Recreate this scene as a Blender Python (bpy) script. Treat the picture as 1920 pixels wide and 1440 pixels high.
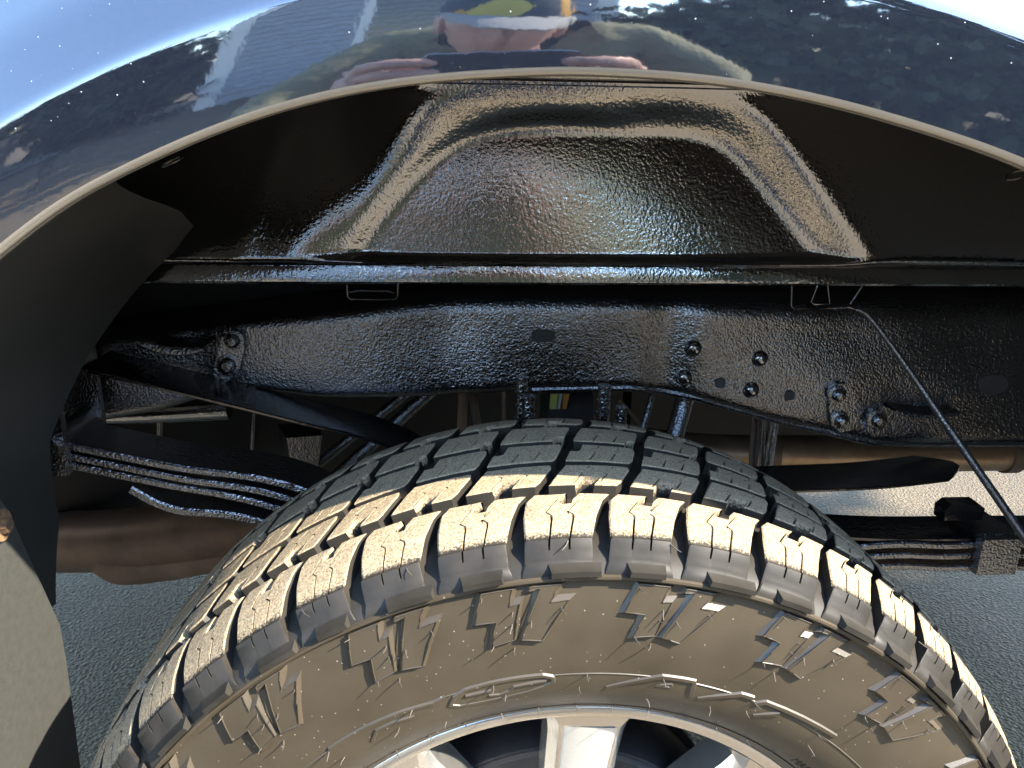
import bpy, bmesh, math, random
from mathutils import Vector, Matrix, noise
random.seed(7)
sc = bpy.context.scene
for o in list(bpy.data.objects):
    bpy.data.objects.remove(o)
col = sc.collection
H = 0.395                      # wheel centre above the ground

# ------------------------------------------------------------------ camera
CAM = Vector((-0.0818, -0.4312, 0.6238))     # relative to the wheel centre
PIT, YAW, ROLL, F = 0.2938, 0.0743, 0.0161, 1440.0
fwd = Vector((math.sin(YAW)*math.cos(PIT), math.cos(YAW)*math.cos(PIT), -math.sin(PIT)))
rgt = fwd.cross(Vector((0, 0, 1))).normalized()
upv = rgt.cross(fwd)
RG = rgt*math.cos(ROLL) + upv*math.sin(ROLL)
UP = -rgt*math.sin(ROLL) + upv*math.cos(ROLL)
cd = bpy.data.cameras.new('camera')
cam = bpy.data.objects.new('camera', cd)
col.objects.link(cam)
cd.sensor_width = 36.0
cd.lens = 36.0*F/1920.0
cd.clip_start = 0.01
cd.clip_end = 2000
mw = Matrix((RG, UP, -fwd)).transposed().to_4x4()
mw.translation = CAM + Vector((0, 0, H))
cam.matrix_world = mw
sc.camera = cam

def at(px, py, Y):
    """photograph pixel -> point on the plane y = Y (wheel-centred coordinates)"""
    d = fwd + RG*((px-960)/F) + UP*((720-py)/F)
    return CAM + d*((Y-CAM.y)/d.y)

# ------------------------------------------------------------------ light
SUN = Vector((1.05, -0.575, 1.0)).normalized()
w = bpy.data.worlds.new('World')
sc.world = w
w.use_nodes = True
nt = w.node_tree
bg = nt.nodes['Background']
sky = nt.nodes.new('ShaderNodeTexSky')
sky.sky_type = 'NISHITA'
sky.sun_disc = False
sky.sun_elevation = math.asin(SUN.z)
sky.sun_rotation = math.atan2(SUN.x, SUN.y)
sky.air_density = 1.0
sky.dust_density = 0.2
sky.ozone_density = 2.4
nt.links.new(sky.outputs[0], bg.inputs[0])
bg.inputs[1].default_value = 0.15
sl = bpy.data.lights.new('sun', 'SUN')
sl.energy = 2.45
sl.angle = math.radians(0.5)
sl.color = (1.0, 0.92, 0.79)
so = bpy.data.objects.new('sun', sl)
so.rotation_euler = SUN.to_track_quat('Z', 'Y').to_euler()
so.location = (3, -2, 5)
col.objects.link(so)
sc.view_settings.view_transform = 'Standard'
sc.view_settings.look = 'None'
sc.view_settings.exposure = 2.85
sc.view_settings.gamma = 1.0
sc.view_settings.use_curve_mapping = False
sc.cycles.max_bounces = 8
sc.cycles.use_denoising = True

# ------------------------------------------------------------------ materials
def mat(name, base=(0.5, 0.5, 0.5), rough=0.5, metal=0.0, ior=1.5, bump=None, var=None, coat=0.0, spec=None):
    m = bpy.data.materials.new(name)
    m.use_nodes = True
    n = m.node_tree.nodes
    l = m.node_tree.links
    b = n['Principled BSDF']
    b.inputs['Base Color'].default_value = (*base, 1)
    b.inputs['Roughness'].default_value = rough
    b.inputs['Metallic'].default_value = metal
    b.inputs['IOR'].default_value = ior
    b.inputs['Coat Weight'].default_value = coat
    tc = n.new('ShaderNodeTexCoord')
    if var:            # (scale, colour2, lo, hi)
        ns = n.new('ShaderNodeTexNoise')
        ns.inputs['Scale'].default_value = var[0]
        ns.inputs['Detail'].default_value = 6
        ns.inputs['Roughness'].default_value = 0.65
        l.new(tc.outputs['Object'], ns.inputs['Vector'])
        rp = n.new('ShaderNodeValToRGB')
        rp.color_ramp.elements[0].position = var[2]
        rp.color_ramp.elements[1].position = var[3]
        rp.color_ramp.elements[0].color = (*base, 1)
        rp.color_ramp.elements[1].color = (*var[1], 1)
        l.new(ns.outputs['Fac'], rp.inputs['Fac'])
        l.new(rp.outputs[0], b.inputs['Base Color'])
    if bump:           # list of (scale, strength, distance)
        prev = None
        for s, st, ds in bump:
            ns = n.new('ShaderNodeTexNoise')
            ns.inputs['Scale'].default_value = s
            ns.inputs['Detail'].default_value = 2
            l.new(tc.outputs['Object'], ns.inputs['Vector'])
            bp = n.new('ShaderNodeBump')
            bp.inputs['Strength'].default_value = st
            bp.inputs['Distance'].default_value = ds
            l.new(ns.outputs['Fac'], bp.inputs['Height'])
            if prev:
                l.new(prev.outputs[0], bp.inputs['Normal'])
            prev = bp
        l.new(prev.outputs[0], b.inputs['Normal'])
    return m

def nodes(m):
    return m.node_tree.nodes, m.node_tree.links, m.node_tree.nodes['Principled BSDF']

M = {}
# car paint: dark blue-black, clear coat, dust specks
M['paint'] = mat('paint', (0.012, 0.016, 0.026), 0.22, 0.0, 2.9)
n, l, b = nodes(M['paint'])
b.inputs['Roughness'].default_value = 0.035
tc = n.new('ShaderNodeTexCoord')
vo = n.new('ShaderNodeTexVoronoi'); vo.inputs['Scale'].default_value = 260; vo.inputs['Randomness'].default_value = 1
l.new(tc.outputs['Object'], vo.inputs['Vector'])
cr = n.new('ShaderNodeMath'); cr.operation = 'LESS_THAN'; wn = n.new('ShaderNodeSeparateColor'); l.new(vo.outputs['Color'], wn.inputs[0])
cv = n.new('ShaderNodeMath'); cv.operation = 'MULTIPLY'; cv.inputs[1].default_value = 0.085; l.new(wn.outputs[1], cv.inputs[0])
l.new(vo.outputs['Distance'], cr.inputs[0]); l.new(cv.outputs[0], cr.inputs[1])
nb = n.new('ShaderNodeTexNoise'); nb.inputs['Scale'].default_value = 7; l.new(tc.outputs['Object'], nb.inputs['Vector'])
th = n.new('ShaderNodeMapRange'); th.inputs[1].default_value = 0.4; th.inputs[2].default_value = 0.7; th.inputs[3].default_value = 0.10; th.inputs[4].default_value = 1.0
l.new(nb.outputs['Fac'], th.inputs[0])
g = n.new('ShaderNodeMath'); g.operation = 'LESS_THAN'
l.new(wn.outputs[0], g.inputs[0]); l.new(th.outputs[0], g.inputs[1])
mu = n.new('ShaderNodeMath'); mu.operation = 'MULTIPLY'
l.new(cr.outputs[0], mu.inputs[0]); l.new(g.outputs[0], mu.inputs[1])
dn = n.new('ShaderNodeTexNoise'); dn.inputs['Scale'].default_value = 900; l.new(tc.outputs['Object'], dn.inputs['Vector'])
df = n.new('ShaderNodeMapRange'); df.inputs[1].default_value = 0.5; df.inputs[2].default_value = 0.8; df.inputs[3].default_value = 0.0; df.inputs[4].default_value = 0.035
l.new(dn.outputs['Fac'], df.inputs[0])
ad = n.new('ShaderNodeMath'); ad.operation = 'MAXIMUM'
l.new(mu.outputs[0], ad.inputs[0]); l.new(df.outputs[0], ad.inputs[1])
mx = n.new('ShaderNodeMix'); mx.data_type = 'RGBA'
mx.inputs[6].default_value = (0.012, 0.016, 0.026, 1); mx.inputs[7].default_value = (0.5, 0.48, 0.44, 1)
l.new(ad.outputs[0], mx.inputs[0]); l.new(mx.outputs[2], b.inputs['Base Color'])
r2 = n.new('ShaderNodeMapRange'); r2.inputs[3].default_value = 0.035; r2.inputs[4].default_value = 0.6
l.new(mu.outputs[0], r2.inputs[0]); l.new(r2.outputs[0], b.inputs['Roughness'])
pbn = n.new('ShaderNodeTexNoise'); pbn.inputs['Scale'].default_value = 110; l.new(tc.outputs['Object'], pbn.inputs['Vector'])
pb = n.new('ShaderNodeBump'); pb.inputs['Strength'].default_value = 0.05; pb.inputs['Distance'].default_value = 0.0006
l.new(pbn.outputs['Fac'], pb.inputs['Height']); l.new(pb.outputs[0], b.inputs['Normal'])

M['hem'] = mat('lip_hem', (0.24, 0.215, 0.17), 0.25, 0.0, 4.0, bump=[(120, 0.15, 0.001)])
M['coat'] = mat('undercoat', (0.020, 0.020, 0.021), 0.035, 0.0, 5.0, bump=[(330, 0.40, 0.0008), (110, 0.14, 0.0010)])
M['coat_rough'] = mat('undercoat_rough', (0.018, 0.018, 0.018), 0.07, 0.0, 3.6, bump=[(430, 0.85, 0.0013), (150, 0.35, 0.0018)])
M['coat_plain'] = mat('undercoat_smooth', (0.010, 0.010, 0.011), 0.14, 0.0, 2.0, bump=[(160, 0.35, 0.0015)])
M['spring'] = mat('spring_steel', (0.016, 0.016, 0.016), 0.1, 0.0, 4.8, bump=[(380, 0.9, 0.0018)], var=(60, (0.05, 0.045, 0.04), 0.55, 0.8))
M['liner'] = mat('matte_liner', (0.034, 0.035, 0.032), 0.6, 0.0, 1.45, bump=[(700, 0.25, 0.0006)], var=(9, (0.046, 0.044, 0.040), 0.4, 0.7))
M['flap'] = mat('flap_rubber', (0.055, 0.055, 0.049), 0.42, 0.0, 1.5, bump=[(500, 0.3, 0.0006)], var=(140, (0.072, 0.071, 0.063), 0.35, 0.75))
M['rust'] = mat('rusty_bolt', (0.14, 0.085, 0.05), 0.85, 0.1, 1.5, bump=[(400, 0.5, 0.001)], var=(150, (0.28, 0.17, 0.08), 0.4, 0.6))
M['pipe'] = mat('exhaust_steel', (0.34, 0.22, 0.13), 0.34, 0.6, 1.5, bump=[(60, 0.1, 0.001)], var=(14, (0.55, 0.42, 0.28), 0.35, 0.7))
M['pipe_dull'] = mat('exhaust_dull', (0.16, 0.12, 0.09), 0.5, 0.2, 1.5, bump=[(80, 0.15, 0.001)], var=(10, (0.33, 0.22, 0.15), 0.4, 0.72))
M['alu'] = mat('polished_aluminium', (0.88, 0.85, 0.78), 0.24, 0.9, 1.5, bump=[(220, 0.05, 0.0006)])
M['alu_face'] = mat('machined_aluminium', (0.84, 0.81, 0.72), 0.42, 0.55, 1.5, bump=[(300, 0.2, 0.0006)], var=(70, (0.5, 0.42, 0.28), 0.62, 0.78))
M['under'] = mat('underbody_black', (0.050, 0.050, 0.048), 0.7, bump=[(60, 0.5, 0.003)])  # base lighter than real undercoat, stands in for glare veiling the blacks
M['dark_iron'] = mat('dark_iron', (0.035, 0.036, 0.038), 0.5, 0.3, 1.5, var=(20, (0.06, 0.055, 0.05), 0.4, 0.7))
M['label_y'] = mat('sticker_yellow', (0.55, 0.62, 0.16), 0.35)
M['label_w'] = mat('sticker_grey', (0.55, 0.6, 0.6), 0.35)
M['label_o'] = mat('sticker_orange', (0.62, 0.30, 0.06), 0.35)
M['cable'] = mat('cable_steel', (0.04, 0.042, 0.05), 0.16, 0.0, 3.2, bump=[(420, 0.6, 0.001)])

# tread rubber, dusty where it meets the road (attribute wear)
m = M['tread'] = mat('tread_rubber', (0.05, 0.05, 0.05), 0.8, 0.0, 1.5)
n, l, b = nodes(m)
b.inputs['Specular IOR Level'].default_value = 0.28
tc = n.new('ShaderNodeTexCoord')
at_ = n.new('ShaderNodeAttribute'); at_.attribute_name = 'wear'
n1 = n.new('ShaderNodeTexNoise'); n1.inputs['Scale'].default_value = 620; n1.inputs['Detail'].default_value = 5; n1.inputs['Roughness'].default_value = 0.7
n2 = n.new('ShaderNodeTexNoise'); n2.inputs['Scale'].default_value = 45; n2.inputs['Detail'].default_value = 3
for q in (n1, n2): l.new(tc.outputs['Object'], q.inputs['Vector'])
rp = n.new('ShaderNodeValToRGB')
e = rp.color_ramp.elements
e[0].position = 0.32; e[0].color = (0.14, 0.10, 0.058, 1)
e[1].position = 0.68; e[1].color = (0.55, 0.44, 0.28, 1)
k = e.new(0.48); k.color = (0.33, 0.25, 0.15, 1)
l.new(n1.outputs['Fac'], rp.inputs['Fac'])
clean = n.new('ShaderNodeValToRGB')
clean.color_ramp.elements[0].position = 0.3; clean.color_ramp.elements[0].color = (0.024, 0.021, 0.016, 1)
clean.color_ramp.elements[1].position = 0.7; clean.color_ramp.elements[1].color = (0.042, 0.036, 0.028, 1)
l.new(n2.outputs['Fac'], clean.inputs['Fac'])
ww = n.new('ShaderNodeMath'); ww.operation = 'MULTIPLY_ADD'      # wear + noise
sb = n.new('ShaderNodeMath'); sb.operation = 'SUBTRACT'; sb.inputs[1].default_value = 0.5
l.new(n1.outputs['Fac'], sb.inputs[0])
l.new(sb.outputs[0], ww.inputs[0]); ww.inputs[1].default_value = 1.6
l.new(at_.outputs['Fac'], ww.inputs[2])
wr = n.new('ShaderNodeMapRange'); wr.inputs[1].default_value = 0.35; wr.inputs[2].default_value = 0.75
l.new(ww.outputs[0], wr.inputs[0])
wm = n.new('ShaderNodeMath'); wm.operation = 'MULTIPLY'
wc = n.new('ShaderNodeMath'); wc.operation = 'GREATER_THAN'; wc.inputs[1].default_value = 0.02
l.new(at_.outputs['Fac'], wc.inputs[0]); l.new(wr.outputs[0], wm.inputs[0]); l.new(wc.outputs[0], wm.inputs[1])
mx = n.new('ShaderNodeMix'); mx.data_type = 'RGBA'
l.new(wm.outputs[0], mx.inputs[0]); l.new(clean.outputs[0], mx.inputs[6]); l.new(rp.outputs[0], mx.inputs[7])
l.new(mx.outputs[2], b.inputs['Base Color'])
rr = n.new('ShaderNodeMapRange'); rr.inputs[3].default_value = 0.5; rr.inputs[4].default_value = 0.85
l.new(wm.outputs[0], rr.inputs[0]); l.new(rr.outputs[0], b.inputs['Roughness'])
bp = n.new('ShaderNodeBump'); bp.inputs['Strength'].default_value = 0.5; bp.inputs['Distance'].default_value = 0.0007
bs = n.new('ShaderNodeMapRange'); bs.inputs[3].default_value = 0.10; bs.inputs[4].default_value = 0.6; l.new(wm.outputs[0], bs.inputs[0]); l.new(bs.outputs[0], bp.inputs['Strength'])
l.new(n1.outputs['Fac'], bp.inputs['Height']); l.new(bp.outputs[0], b.inputs['Normal'])

# sidewall rubber: browned, slightly shiny, with fine dust specks
m = M['side'] = mat('sidewall_rubber', (0.05, 0.043, 0.034), 0.42, 0.0, 1.55)
n, l, b = nodes(m)
tc = n.new('ShaderNodeTexCoord')
n2 = n.new('ShaderNodeTexNoise'); n2.inputs['Scale'].default_value = 16; n2.inputs['Detail'].default_value = 5
l.new(tc.outputs['Object'], n2.inputs['Vector'])
rp = n.new('ShaderNodeValToRGB')
rp.color_ramp.elements[0].position = 0.3; rp.color_ramp.elements[0].color = (0.050, 0.038, 0.023, 1)
rp.color_ramp.elements[1].position = 0.75; rp.color_ramp.elements[1].color = (0.080, 0.063, 0.040, 1)
l.new(n2.outputs['Fac'], rp.inputs['Fac'])
vo = n.new('ShaderNodeTexVoronoi'); vo.inputs['Scale'].default_value = 330
l.new(tc.outputs['Object'], vo.inputs['Vector'])
sc1 = n.new('ShaderNodeSeparateColor'); l.new(vo.outputs['Color'], sc1.inputs[0])
lt = n.new('ShaderNodeMath'); lt.operation = 'LESS_THAN'; lt.inputs[1].default_value = 0.16; l.new(vo.outputs['Distance'], lt.inputs[0])
lt2 = n.new('ShaderNodeMath'); lt2.operation = 'LESS_THAN'; lt2.inputs[1].default_value = 0.10; l.new(sc1.outputs[0], lt2.inputs[0])
mm = n.new('ShaderNodeMath'); mm.operation = 'MULTIPLY'; l.new(lt.outputs[0], mm.inputs[0]); l.new(lt2.outputs[0], mm.inputs[1])
mx = n.new('ShaderNodeMix'); mx.data_type = 'RGBA'; mx.inputs[7].default_value = (0.30, 0.26, 0.21, 1)
l.new(mm.outputs[0], mx.inputs[0]); l.new(rp.outputs[0], mx.inputs[6]); l.new(mx.outputs[2], b.inputs['Base Color'])
n3 = n.new('ShaderNodeTexNoise'); n3.inputs['Scale'].default_value = 800; l.new(tc.outputs['Object'], n3.inputs['Vector'])
bp = n.new('ShaderNodeBump'); bp.inputs['Strength'].default_value = 0.12; bp.inputs['Distance'].default_value = 0.0005
l.new(n3.outputs['Fac'], bp.inputs['Height']); l.new(bp.outputs[0], b.inputs['Normal'])

M['hair'] = mat('vent_hair_rubber', (0.11, 0.09, 0.07), 0.6)
# asphalt
m = M['asphalt'] = mat('asphalt', (0.1, 0.1, 0.1), 0.85)
n, l, b = nodes(m)
b.inputs['Specular IOR Level'].default_value = 0.2
tc = n.new('ShaderNodeTexCoord')
n1 = n.new('ShaderNodeTexNoise'); n1.inputs['Scale'].default_value = 130; n1.inputs['Detail'].default_value = 5
n2 = n.new('ShaderNodeTexNoise'); n2.inputs['Scale'].default_value = 2.5; n2.inputs['Detail'].default_value = 6
vo = n.new('ShaderNodeTexVoronoi'); vo.inputs['Scale'].default_value = 150
for q in (n1, n2, vo): l.new(tc.outputs['Object'], q.inputs['Vector'])
rp = n.new('ShaderNodeValToRGB')
rp.color_ramp.elements[0].position = 0.28; rp.color_ramp.elements[0].color = (0.080, 0.063, 0.042, 1)
rp.color_ramp.elements[1].position = 0.75; rp.color_ramp.elements[1].color = (0.24, 0.187, 0.122, 1)
l.new(n1.outputs['Fac'], rp.inputs['Fac'])
rp2 = n.new('ShaderNodeValToRGB')
rp2.color_ramp.elements[0].position = 0.3; rp2.color_ramp.elements[0].color = (0.75, 0.75, 0.75, 1)
rp2.color_ramp.elements[1].position = 0.7; rp2.color_ramp.elements[1].color = (1.15, 1.12, 1.05, 1)
l.new(n2.outputs['Fac'], rp2.inputs['Fac'])
mx = n.new('ShaderNodeMix'); mx.data_type = 'RGBA'; mx.blend_type = 'MULTIPLY'; mx.inputs[0].default_value = 1
l.new(rp.outputs[0], mx.inputs[6]); l.new(rp2.outputs[0], mx.inputs[7]); l.new(mx.outputs[2], b.inputs['Base Color'])
bp = n.new('ShaderNodeBump'); bp.inputs['Strength'].default_value = 0.9; bp.inputs['Distance'].default_value = 0.006
l.new(vo.outputs['Distance'], bp.inputs['Height'])
bp2 = n.new('ShaderNodeBump'); bp2.inputs['Strength'].default_value = 0.6; bp2.inputs['Distance'].default_value = 0.004
l.new(n1.outputs['Fac'], bp2.inputs['Height']); l.new(bp.outputs[0], bp2.inputs['Normal'])
l.new(bp2.outputs[0], b.inputs['Normal'])

M['siding'] = mat('siding', (0.27, 0.30, 0.36), 0.55, var=(4, (0.31, 0.34, 0.40), 0.4, 0.7))
M['trim'] = mat('white_trim', (0.72, 0.73, 0.74), 0.5)
M['glass'] = mat('window_glass', (0.03, 0.04, 0.05), 0.05, 0, 1.6)
M['lamp'] = mat('red_lamp', (0.45, 0.03, 0.02), 0.25)
M['roof'] = mat('shingles', (0.07, 0.065, 0.06), 0.9, bump=[(30, 0.8, 0.02)])
M['fence'] = mat('fence_wood', (0.12, 0.06, 0.04), 0.8, var=(8, (0.22, 0.11, 0.07), 0.35, 0.7))
M['leaf'] = mat('leaf', (0.022, 0.034, 0.018), 0.75, var=(3, (0.036, 0.048, 0.022), 0.4, 0.7))
M['bark'] = mat('bark', (0.10, 0.075, 0.055), 0.9, bump=[(25, 0.8, 0.02)])
M['skin'] = mat('skin', (0.55, 0.31, 0.23), 0.5, var=(30, (0.62, 0.36, 0.27), 0.4, 0.7))
M['jacket'] = mat('olive_jacket', (0.17, 0.16, 0.085), 0.85, bump=[(40, 0.5, 0.01), (9, 0.8, 0.03)], var=(6, (0.21, 0.195, 0.11), 0.4, 0.7))
M['trousers'] = mat('trousers', (0.035, 0.04, 0.055), 0.9, bump=[(12, 0.7, 0.03)])
M['cap_brim'] = mat('cap_brim', (0.34, 0.33, 0.31), 0.85, bump=[(200, 0.4, 0.002)])
M['shoe'] = mat('shoe', (0.05, 0.045, 0.04), 0.7)
M['phone'] = mat('phone', (0.02, 0.02, 0.022), 0.15)
m = M['cap'] = mat('cap_cloth', (0.05, 0.06, 0.08), 0.85)
n, l, b = nodes(m)
tc = n.new('ShaderNodeTexCoord')
vo = n.new('ShaderNodeTexVoronoi'); vo.inputs['Scale'].default_value = 16
l.new(tc.outputs['Object'], vo.inputs['Vector'])
s1 = n.new('ShaderNodeSeparateColor'); l.new(vo.outputs['Color'], s1.inputs[0])
rp = n.new('ShaderNodeValToRGB'); rp.color_ramp.interpolation = 'CONSTANT'
e = rp.color_ramp.elements
e[0].color = (0.03, 0.05, 0.07, 1); e[1].position = 0.86; e[1].color = (0.05, 0.32, 0.28, 1)
for p_, c_ in ((0.5, (0.55, 0.30, 0.05)), (0.63, (0.03, 0.05, 0.07)), (0.75, (0.6, 0.5, 0.1))):
    k = e.new(p_); k.color = (*c_, 1)
l.new(s1.outputs[0], rp.inputs['Fac']); l.new(rp.outputs[0], b.inputs['Base Color'])

# ------------------------------------------------------------------ builders
def link(name, me, parent=None, loc=(0, 0, 0)):
    o = bpy.data.objects.new(name, me)
    col.objects.link(o)
    o.parent = parent
    o.location = loc
    return o

def tag(o, label=None, cat=None, group=None, kind=None):
    if label: o['label'] = label
    if cat: o['category'] = cat
    if group: o['group'] = group
    if kind: o['kind'] = kind
    return o

class MB:
    def __init__(s):
        s.v = []; s.f = []; s.a = []
    def vert(s, p, a=0.0):
        s.v.append(tuple(p)); s.a.append(a); return len(s.v)-1
    def grid(s, P, closeu=False, A=None):
        """P[i][j] points"""
        idx = [[s.vert(p, A[i][j] if A else 0.0) for j, p in enumerate(r)] for i, r in enumerate(P)]
        ni = len(P); nj = len(P[0])
        for i in range(ni if closeu else ni-1):
            i2 = (i+1) % ni
            for j in range(nj-1):
                s.f.append((idx[i][j], idx[i2][j], idx[i2][j+1], idx[i][j+1]))
        return idx
    def box(s, a, b_, M4=None):
        x0, y0, z0 = a; x1, y1, z1 = b_
        c = [(x0, y0, z0), (x1, y0, z0), (x1, y1, z0), (x0, y1, z0), (x0, y0, z1), (x1, y0, z1), (x1, y1, z1), (x0, y1, z1)]
        if M4: c = [M4 @ Vector(q) for q in c]
        k = [s.vert(q) for q in c]
        for q in ((0, 3, 2, 1), (4, 5, 6, 7), (0, 1, 5, 4), (1, 2, 6, 5), (2, 3, 7, 6), (3, 0, 4, 7)):
            s.f.append(tuple(k[i] for i in q))
    def tube(s, pts, rad, n_=10, caps=True):
        pts = [Vector(p) for p in pts]
        if not isinstance(rad, (list, tuple)): rad = [rad]*len(pts)
        rings = []
        ref = None
        for i, p in enumerate(pts):
            t = (pts[min(i+1, len(pts)-1)] - pts[max(i-1, 0)]).normalized()
            if ref is None:
                ref = Vector((0, 0, 1)) if abs(t.z) < 0.9 else Vector((1, 0, 0))
            u_ = t.cross(ref).normalized(); v_ = t.cross(u_).normalized()
            ref = -v_ if False else ref
            rings.append([s.vert(p + (u_*math.cos(2*math.pi*k/n_) + v_*math.sin(2*math.pi*k/n_))*rad[i]) for k in range(n_)])
        for a, b_ in zip(rings, rings[1:]):
            for k in range(n_):
                s.f.append((a[k], a[(k+1) % n_], b_[(k+1) % n_], b_[k]))
        if caps:
            s.f.append(tuple(rings[0][::-1])); s.f.append(tuple(rings[-1]))
    def lathe(s, prof, n_=160, a0=0, a1=2*math.pi):
        """prof: (r, y) around the y axis"""
        full = abs(a1-a0-2*math.pi) < 1e-6
        P = []
        for i in range(n_ if full else n_+1):
            a = a0 + (a1-a0)*i/n_
            P.append([(r*math.cos(a), y, r*math.sin(a)) for r, y in prof])
        s.grid(P, closeu=full)
    def prism(s, poly, fn, h0, h1, off=0.0):
        """poly of 2d points; fn(p, h) -> 3d; base polygon widened by off"""
        c = len(poly)
        ar = sum(poly[i][0]*poly[(i+1) % c][1]-poly[(i+1) % c][0]*poly[i][1] for i in range(c))
        sg = 1 if ar > 0 else -1
        base = []
        for i in range(c):
            p0, p1, p2 = Vector(poly[i-1]), Vector(poly[i]), Vector(poly[(i+1) % c])
            e1 = (p1-p0).normalized(); e2 = (p2-p1).normalized()
            n1_ = Vector((e1.y, -e1.x))*sg; n2_ = Vector((e2.y, -e2.x))*sg
            nn = n1_+n2_
            if nn.length < 1e-6: nn = n1_
            nn = nn/max(nn.dot(n1_), 0.35)
            base.append(tuple(p1+nn*off))
        t_ = [s.vert(fn(p, h1)) for p in poly]
        b_ = [s.vert(fn(p, h0)) for p in base]
        s.f.append(tuple(t_))
        for i in range(c):
            s.f.append((b_[i], b_[(i+1) % c], t_[(i+1) % c], t_[i]))
    def mesh(s, name, m, ang=35):
        me = bpy.data.meshes.new(name)
        me.from_pydata(s.v, [], s.f)
        me.validate()
        bm = bmesh.new(); bm.from_mesh(me)
        bmesh.ops.recalc_face_normals(bm, faces=bm.faces)
        bm.to_mesh(me); bm.free()
        if any(s.a) and len(me.vertices) == len(s.a):
            at2 = me.attributes.new('wear', 'FLOAT', 'POINT')
            at2.data.foreach_set('value', s.a)
        if ang:
            me.polygons.foreach_set('use_smooth', [True]*len(me.polygons))
            me.set_sharp_from_angle(angle=math.radians(ang))
        me.materials.append(M[m])
        return me
    def build(s, name, m, parent=None, ang=35, loc=(0, 0, 0)):
        return link(name, s.mesh(name, m, ang), parent, loc)

def empty(name, loc=(0, 0, 0)):
    o = bpy.data.objects.new(name, None)
    o.empty_display_size = 0.1
    col.objects.link(o)
    o.location = loc
    return o

def lerp(a, b_, t): return a+(b_-a)*t
def sstep(t):
    t = max(0.0, min(1.0, t)); return t*t*(3-2*t)
def interp(xs, ys, x):
    if x <= xs[0]: return ys[0]
    for i in range(len(xs)-1):
        if x <= xs[i+1]:
            return lerp(ys[i], ys[i+1], (x-xs[i])/(xs[i+1]-xs[i]))
    return ys[-1]
def catmull(P, k=8):
    P = [Vector(p) for p in P]
    out = []
    for i in range(len(P)-1):
        p0 = P[max(i-1, 0)]; p1 = P[i]; p2 = P[i+1]; p3 = P[min(i+2, len(P)-1)]
        for q in range(k):
            t = q/k
            out.append(0.5*((2*p1)+(p2-p0)*t+(2*p0-5*p1+4*p2-p3)*t*t+(3*p1-p0-3*p2+p3)*t**3))
    out.append(P[-1])
    return out

LZ = (0, 0, H)

# ================================================================== ground
mb = MB()
N = 24
xs = [-400, -120, -40, -15, -8, -4, -2, 0, 2, 4, 8, 15, 40, 120, 400]
mb.grid([[(x, y, 0) for y in xs] for x in xs])
tag(mb.build('ground', 'asphalt'), 'weathered grey brown asphalt of the driveway under the truck', 'ground', kind='structure')

# ================================================================== truck
truck = empty('pickup_truck', (0, 0.85, 0))
tag(truck, 'dark blue pickup truck, rear wheel arch with freshly black coated underbody', 'truck')
TP = (0, -0.85, H)            # part offset inside the truck (wheel-centred coordinates)
def part(mbx, name, m, ang=35, label=None):
    o = mbx.build(name, m, truck, ang, TP)
    if label: o['label'] = label
    return o

# ---- fender: lip curve in wheel-centred xz, swept section
LIPY = -0.045
lip_px = [(0, 478), (100, 400), (200, 340), (400, 248), (600, 185), (800, 152), (1000, 140), (1100, 139), (1300, 150), (1500, 182), (1700, 235), (1920, 310)]
lipc = [at(x, y, LIPY) for x, y in lip_px]
lipc = [Vector((-0.520, LIPY, 0.10)), Vector((-0.505, LIPY, 0.22)), Vector((-0.462, LIPY, 0.36)), Vector((-0.392, LIPY, 0.48)), Vector((-0.345, LIPY, 0.536))] + lipc + \
       [Vector((0.262, LIPY, 0.597)), Vector((0.335, LIPY, 0.556)), Vector((0.41, LIPY, 0.49)), Vector((0.47, LIPY, 0.39)), Vector((0.51, LIPY, 0.25)), Vector((0.53, LIPY, 0.10))]
# smooth the traced curve, then resample
cur = catmull(lipc, 10)
for _ in range(30):
    cur = [cur[0]] + [cur[i]*0.5+(cur[i-1]+cur[i+1])*0.25 for i in range(1, len(cur)-1)] + [cur[-1]]
def resample(c, n_):
    L = [0]
    for a, b_ in zip(c, c[1:]): L.append(L[-1]+(b_-a).length)
    out = []
    j = 0
    for i in range(n_):
        t = L[-1]*i/(n_-1)
        while j < len(L)-2 and L[j+1] < t: j += 1
        out.append(c[j].lerp(c[j+1], (t-L[j])/max(1e-9, L[j+1]-L[j])))
    return out
lip = resample(cur, 180)
lipn = []
for i, p in enumerate(lip):
    t = (lip[min(i+1, 179)]-lip[max(i-1, 0)]).normalized()
    nn = Vector((-t.z, 0, t.x))
    lipn.append(nn)
def sweep(sec):
    return [[(p.x+nn.x*ro, y, p.z+nn.z*ro) for ro, y in sec] for p, nn in zip(lip, lipn)]
def boxedge(p, nn):
    # walk from lip outward to the rectangle of the bed side
    X0, X1, Z0, Z1 = -1.15, 1.25, 0.02, 0.88
    ts = []
    if nn.x > 1e-6: ts.append((X1-p.x)/nn.x)
    if nn.x < -1e-6: ts.append((X0-p.x)/nn.x)
    if nn.z > 1e-6: ts.append((Z1-p.z)/nn.z)
    if nn.z < -1e-6: ts.append((Z0-p.z)/nn.z)
    return min(ts)
CREST = 0.041
face_sec = []
for k in range(16):
    ro = lerp(0.0030, CREST, k/15)
    q = ro-0.005
    face_sec.append((ro, -0.0486-(0.101*q-0.5*3.05*q*q)))
yc = face_sec[-1][1]
face_sec += [(CREST+0.002, yc+0.0003), (CREST+0.005, yc+0.0014), (CREST+0.012, yc+0.0048), (CREST+0.024, yc+0.0105), (CREST+0.04, yc+0.0175)]
yo = face_sec[-1][1]
P = []
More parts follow.
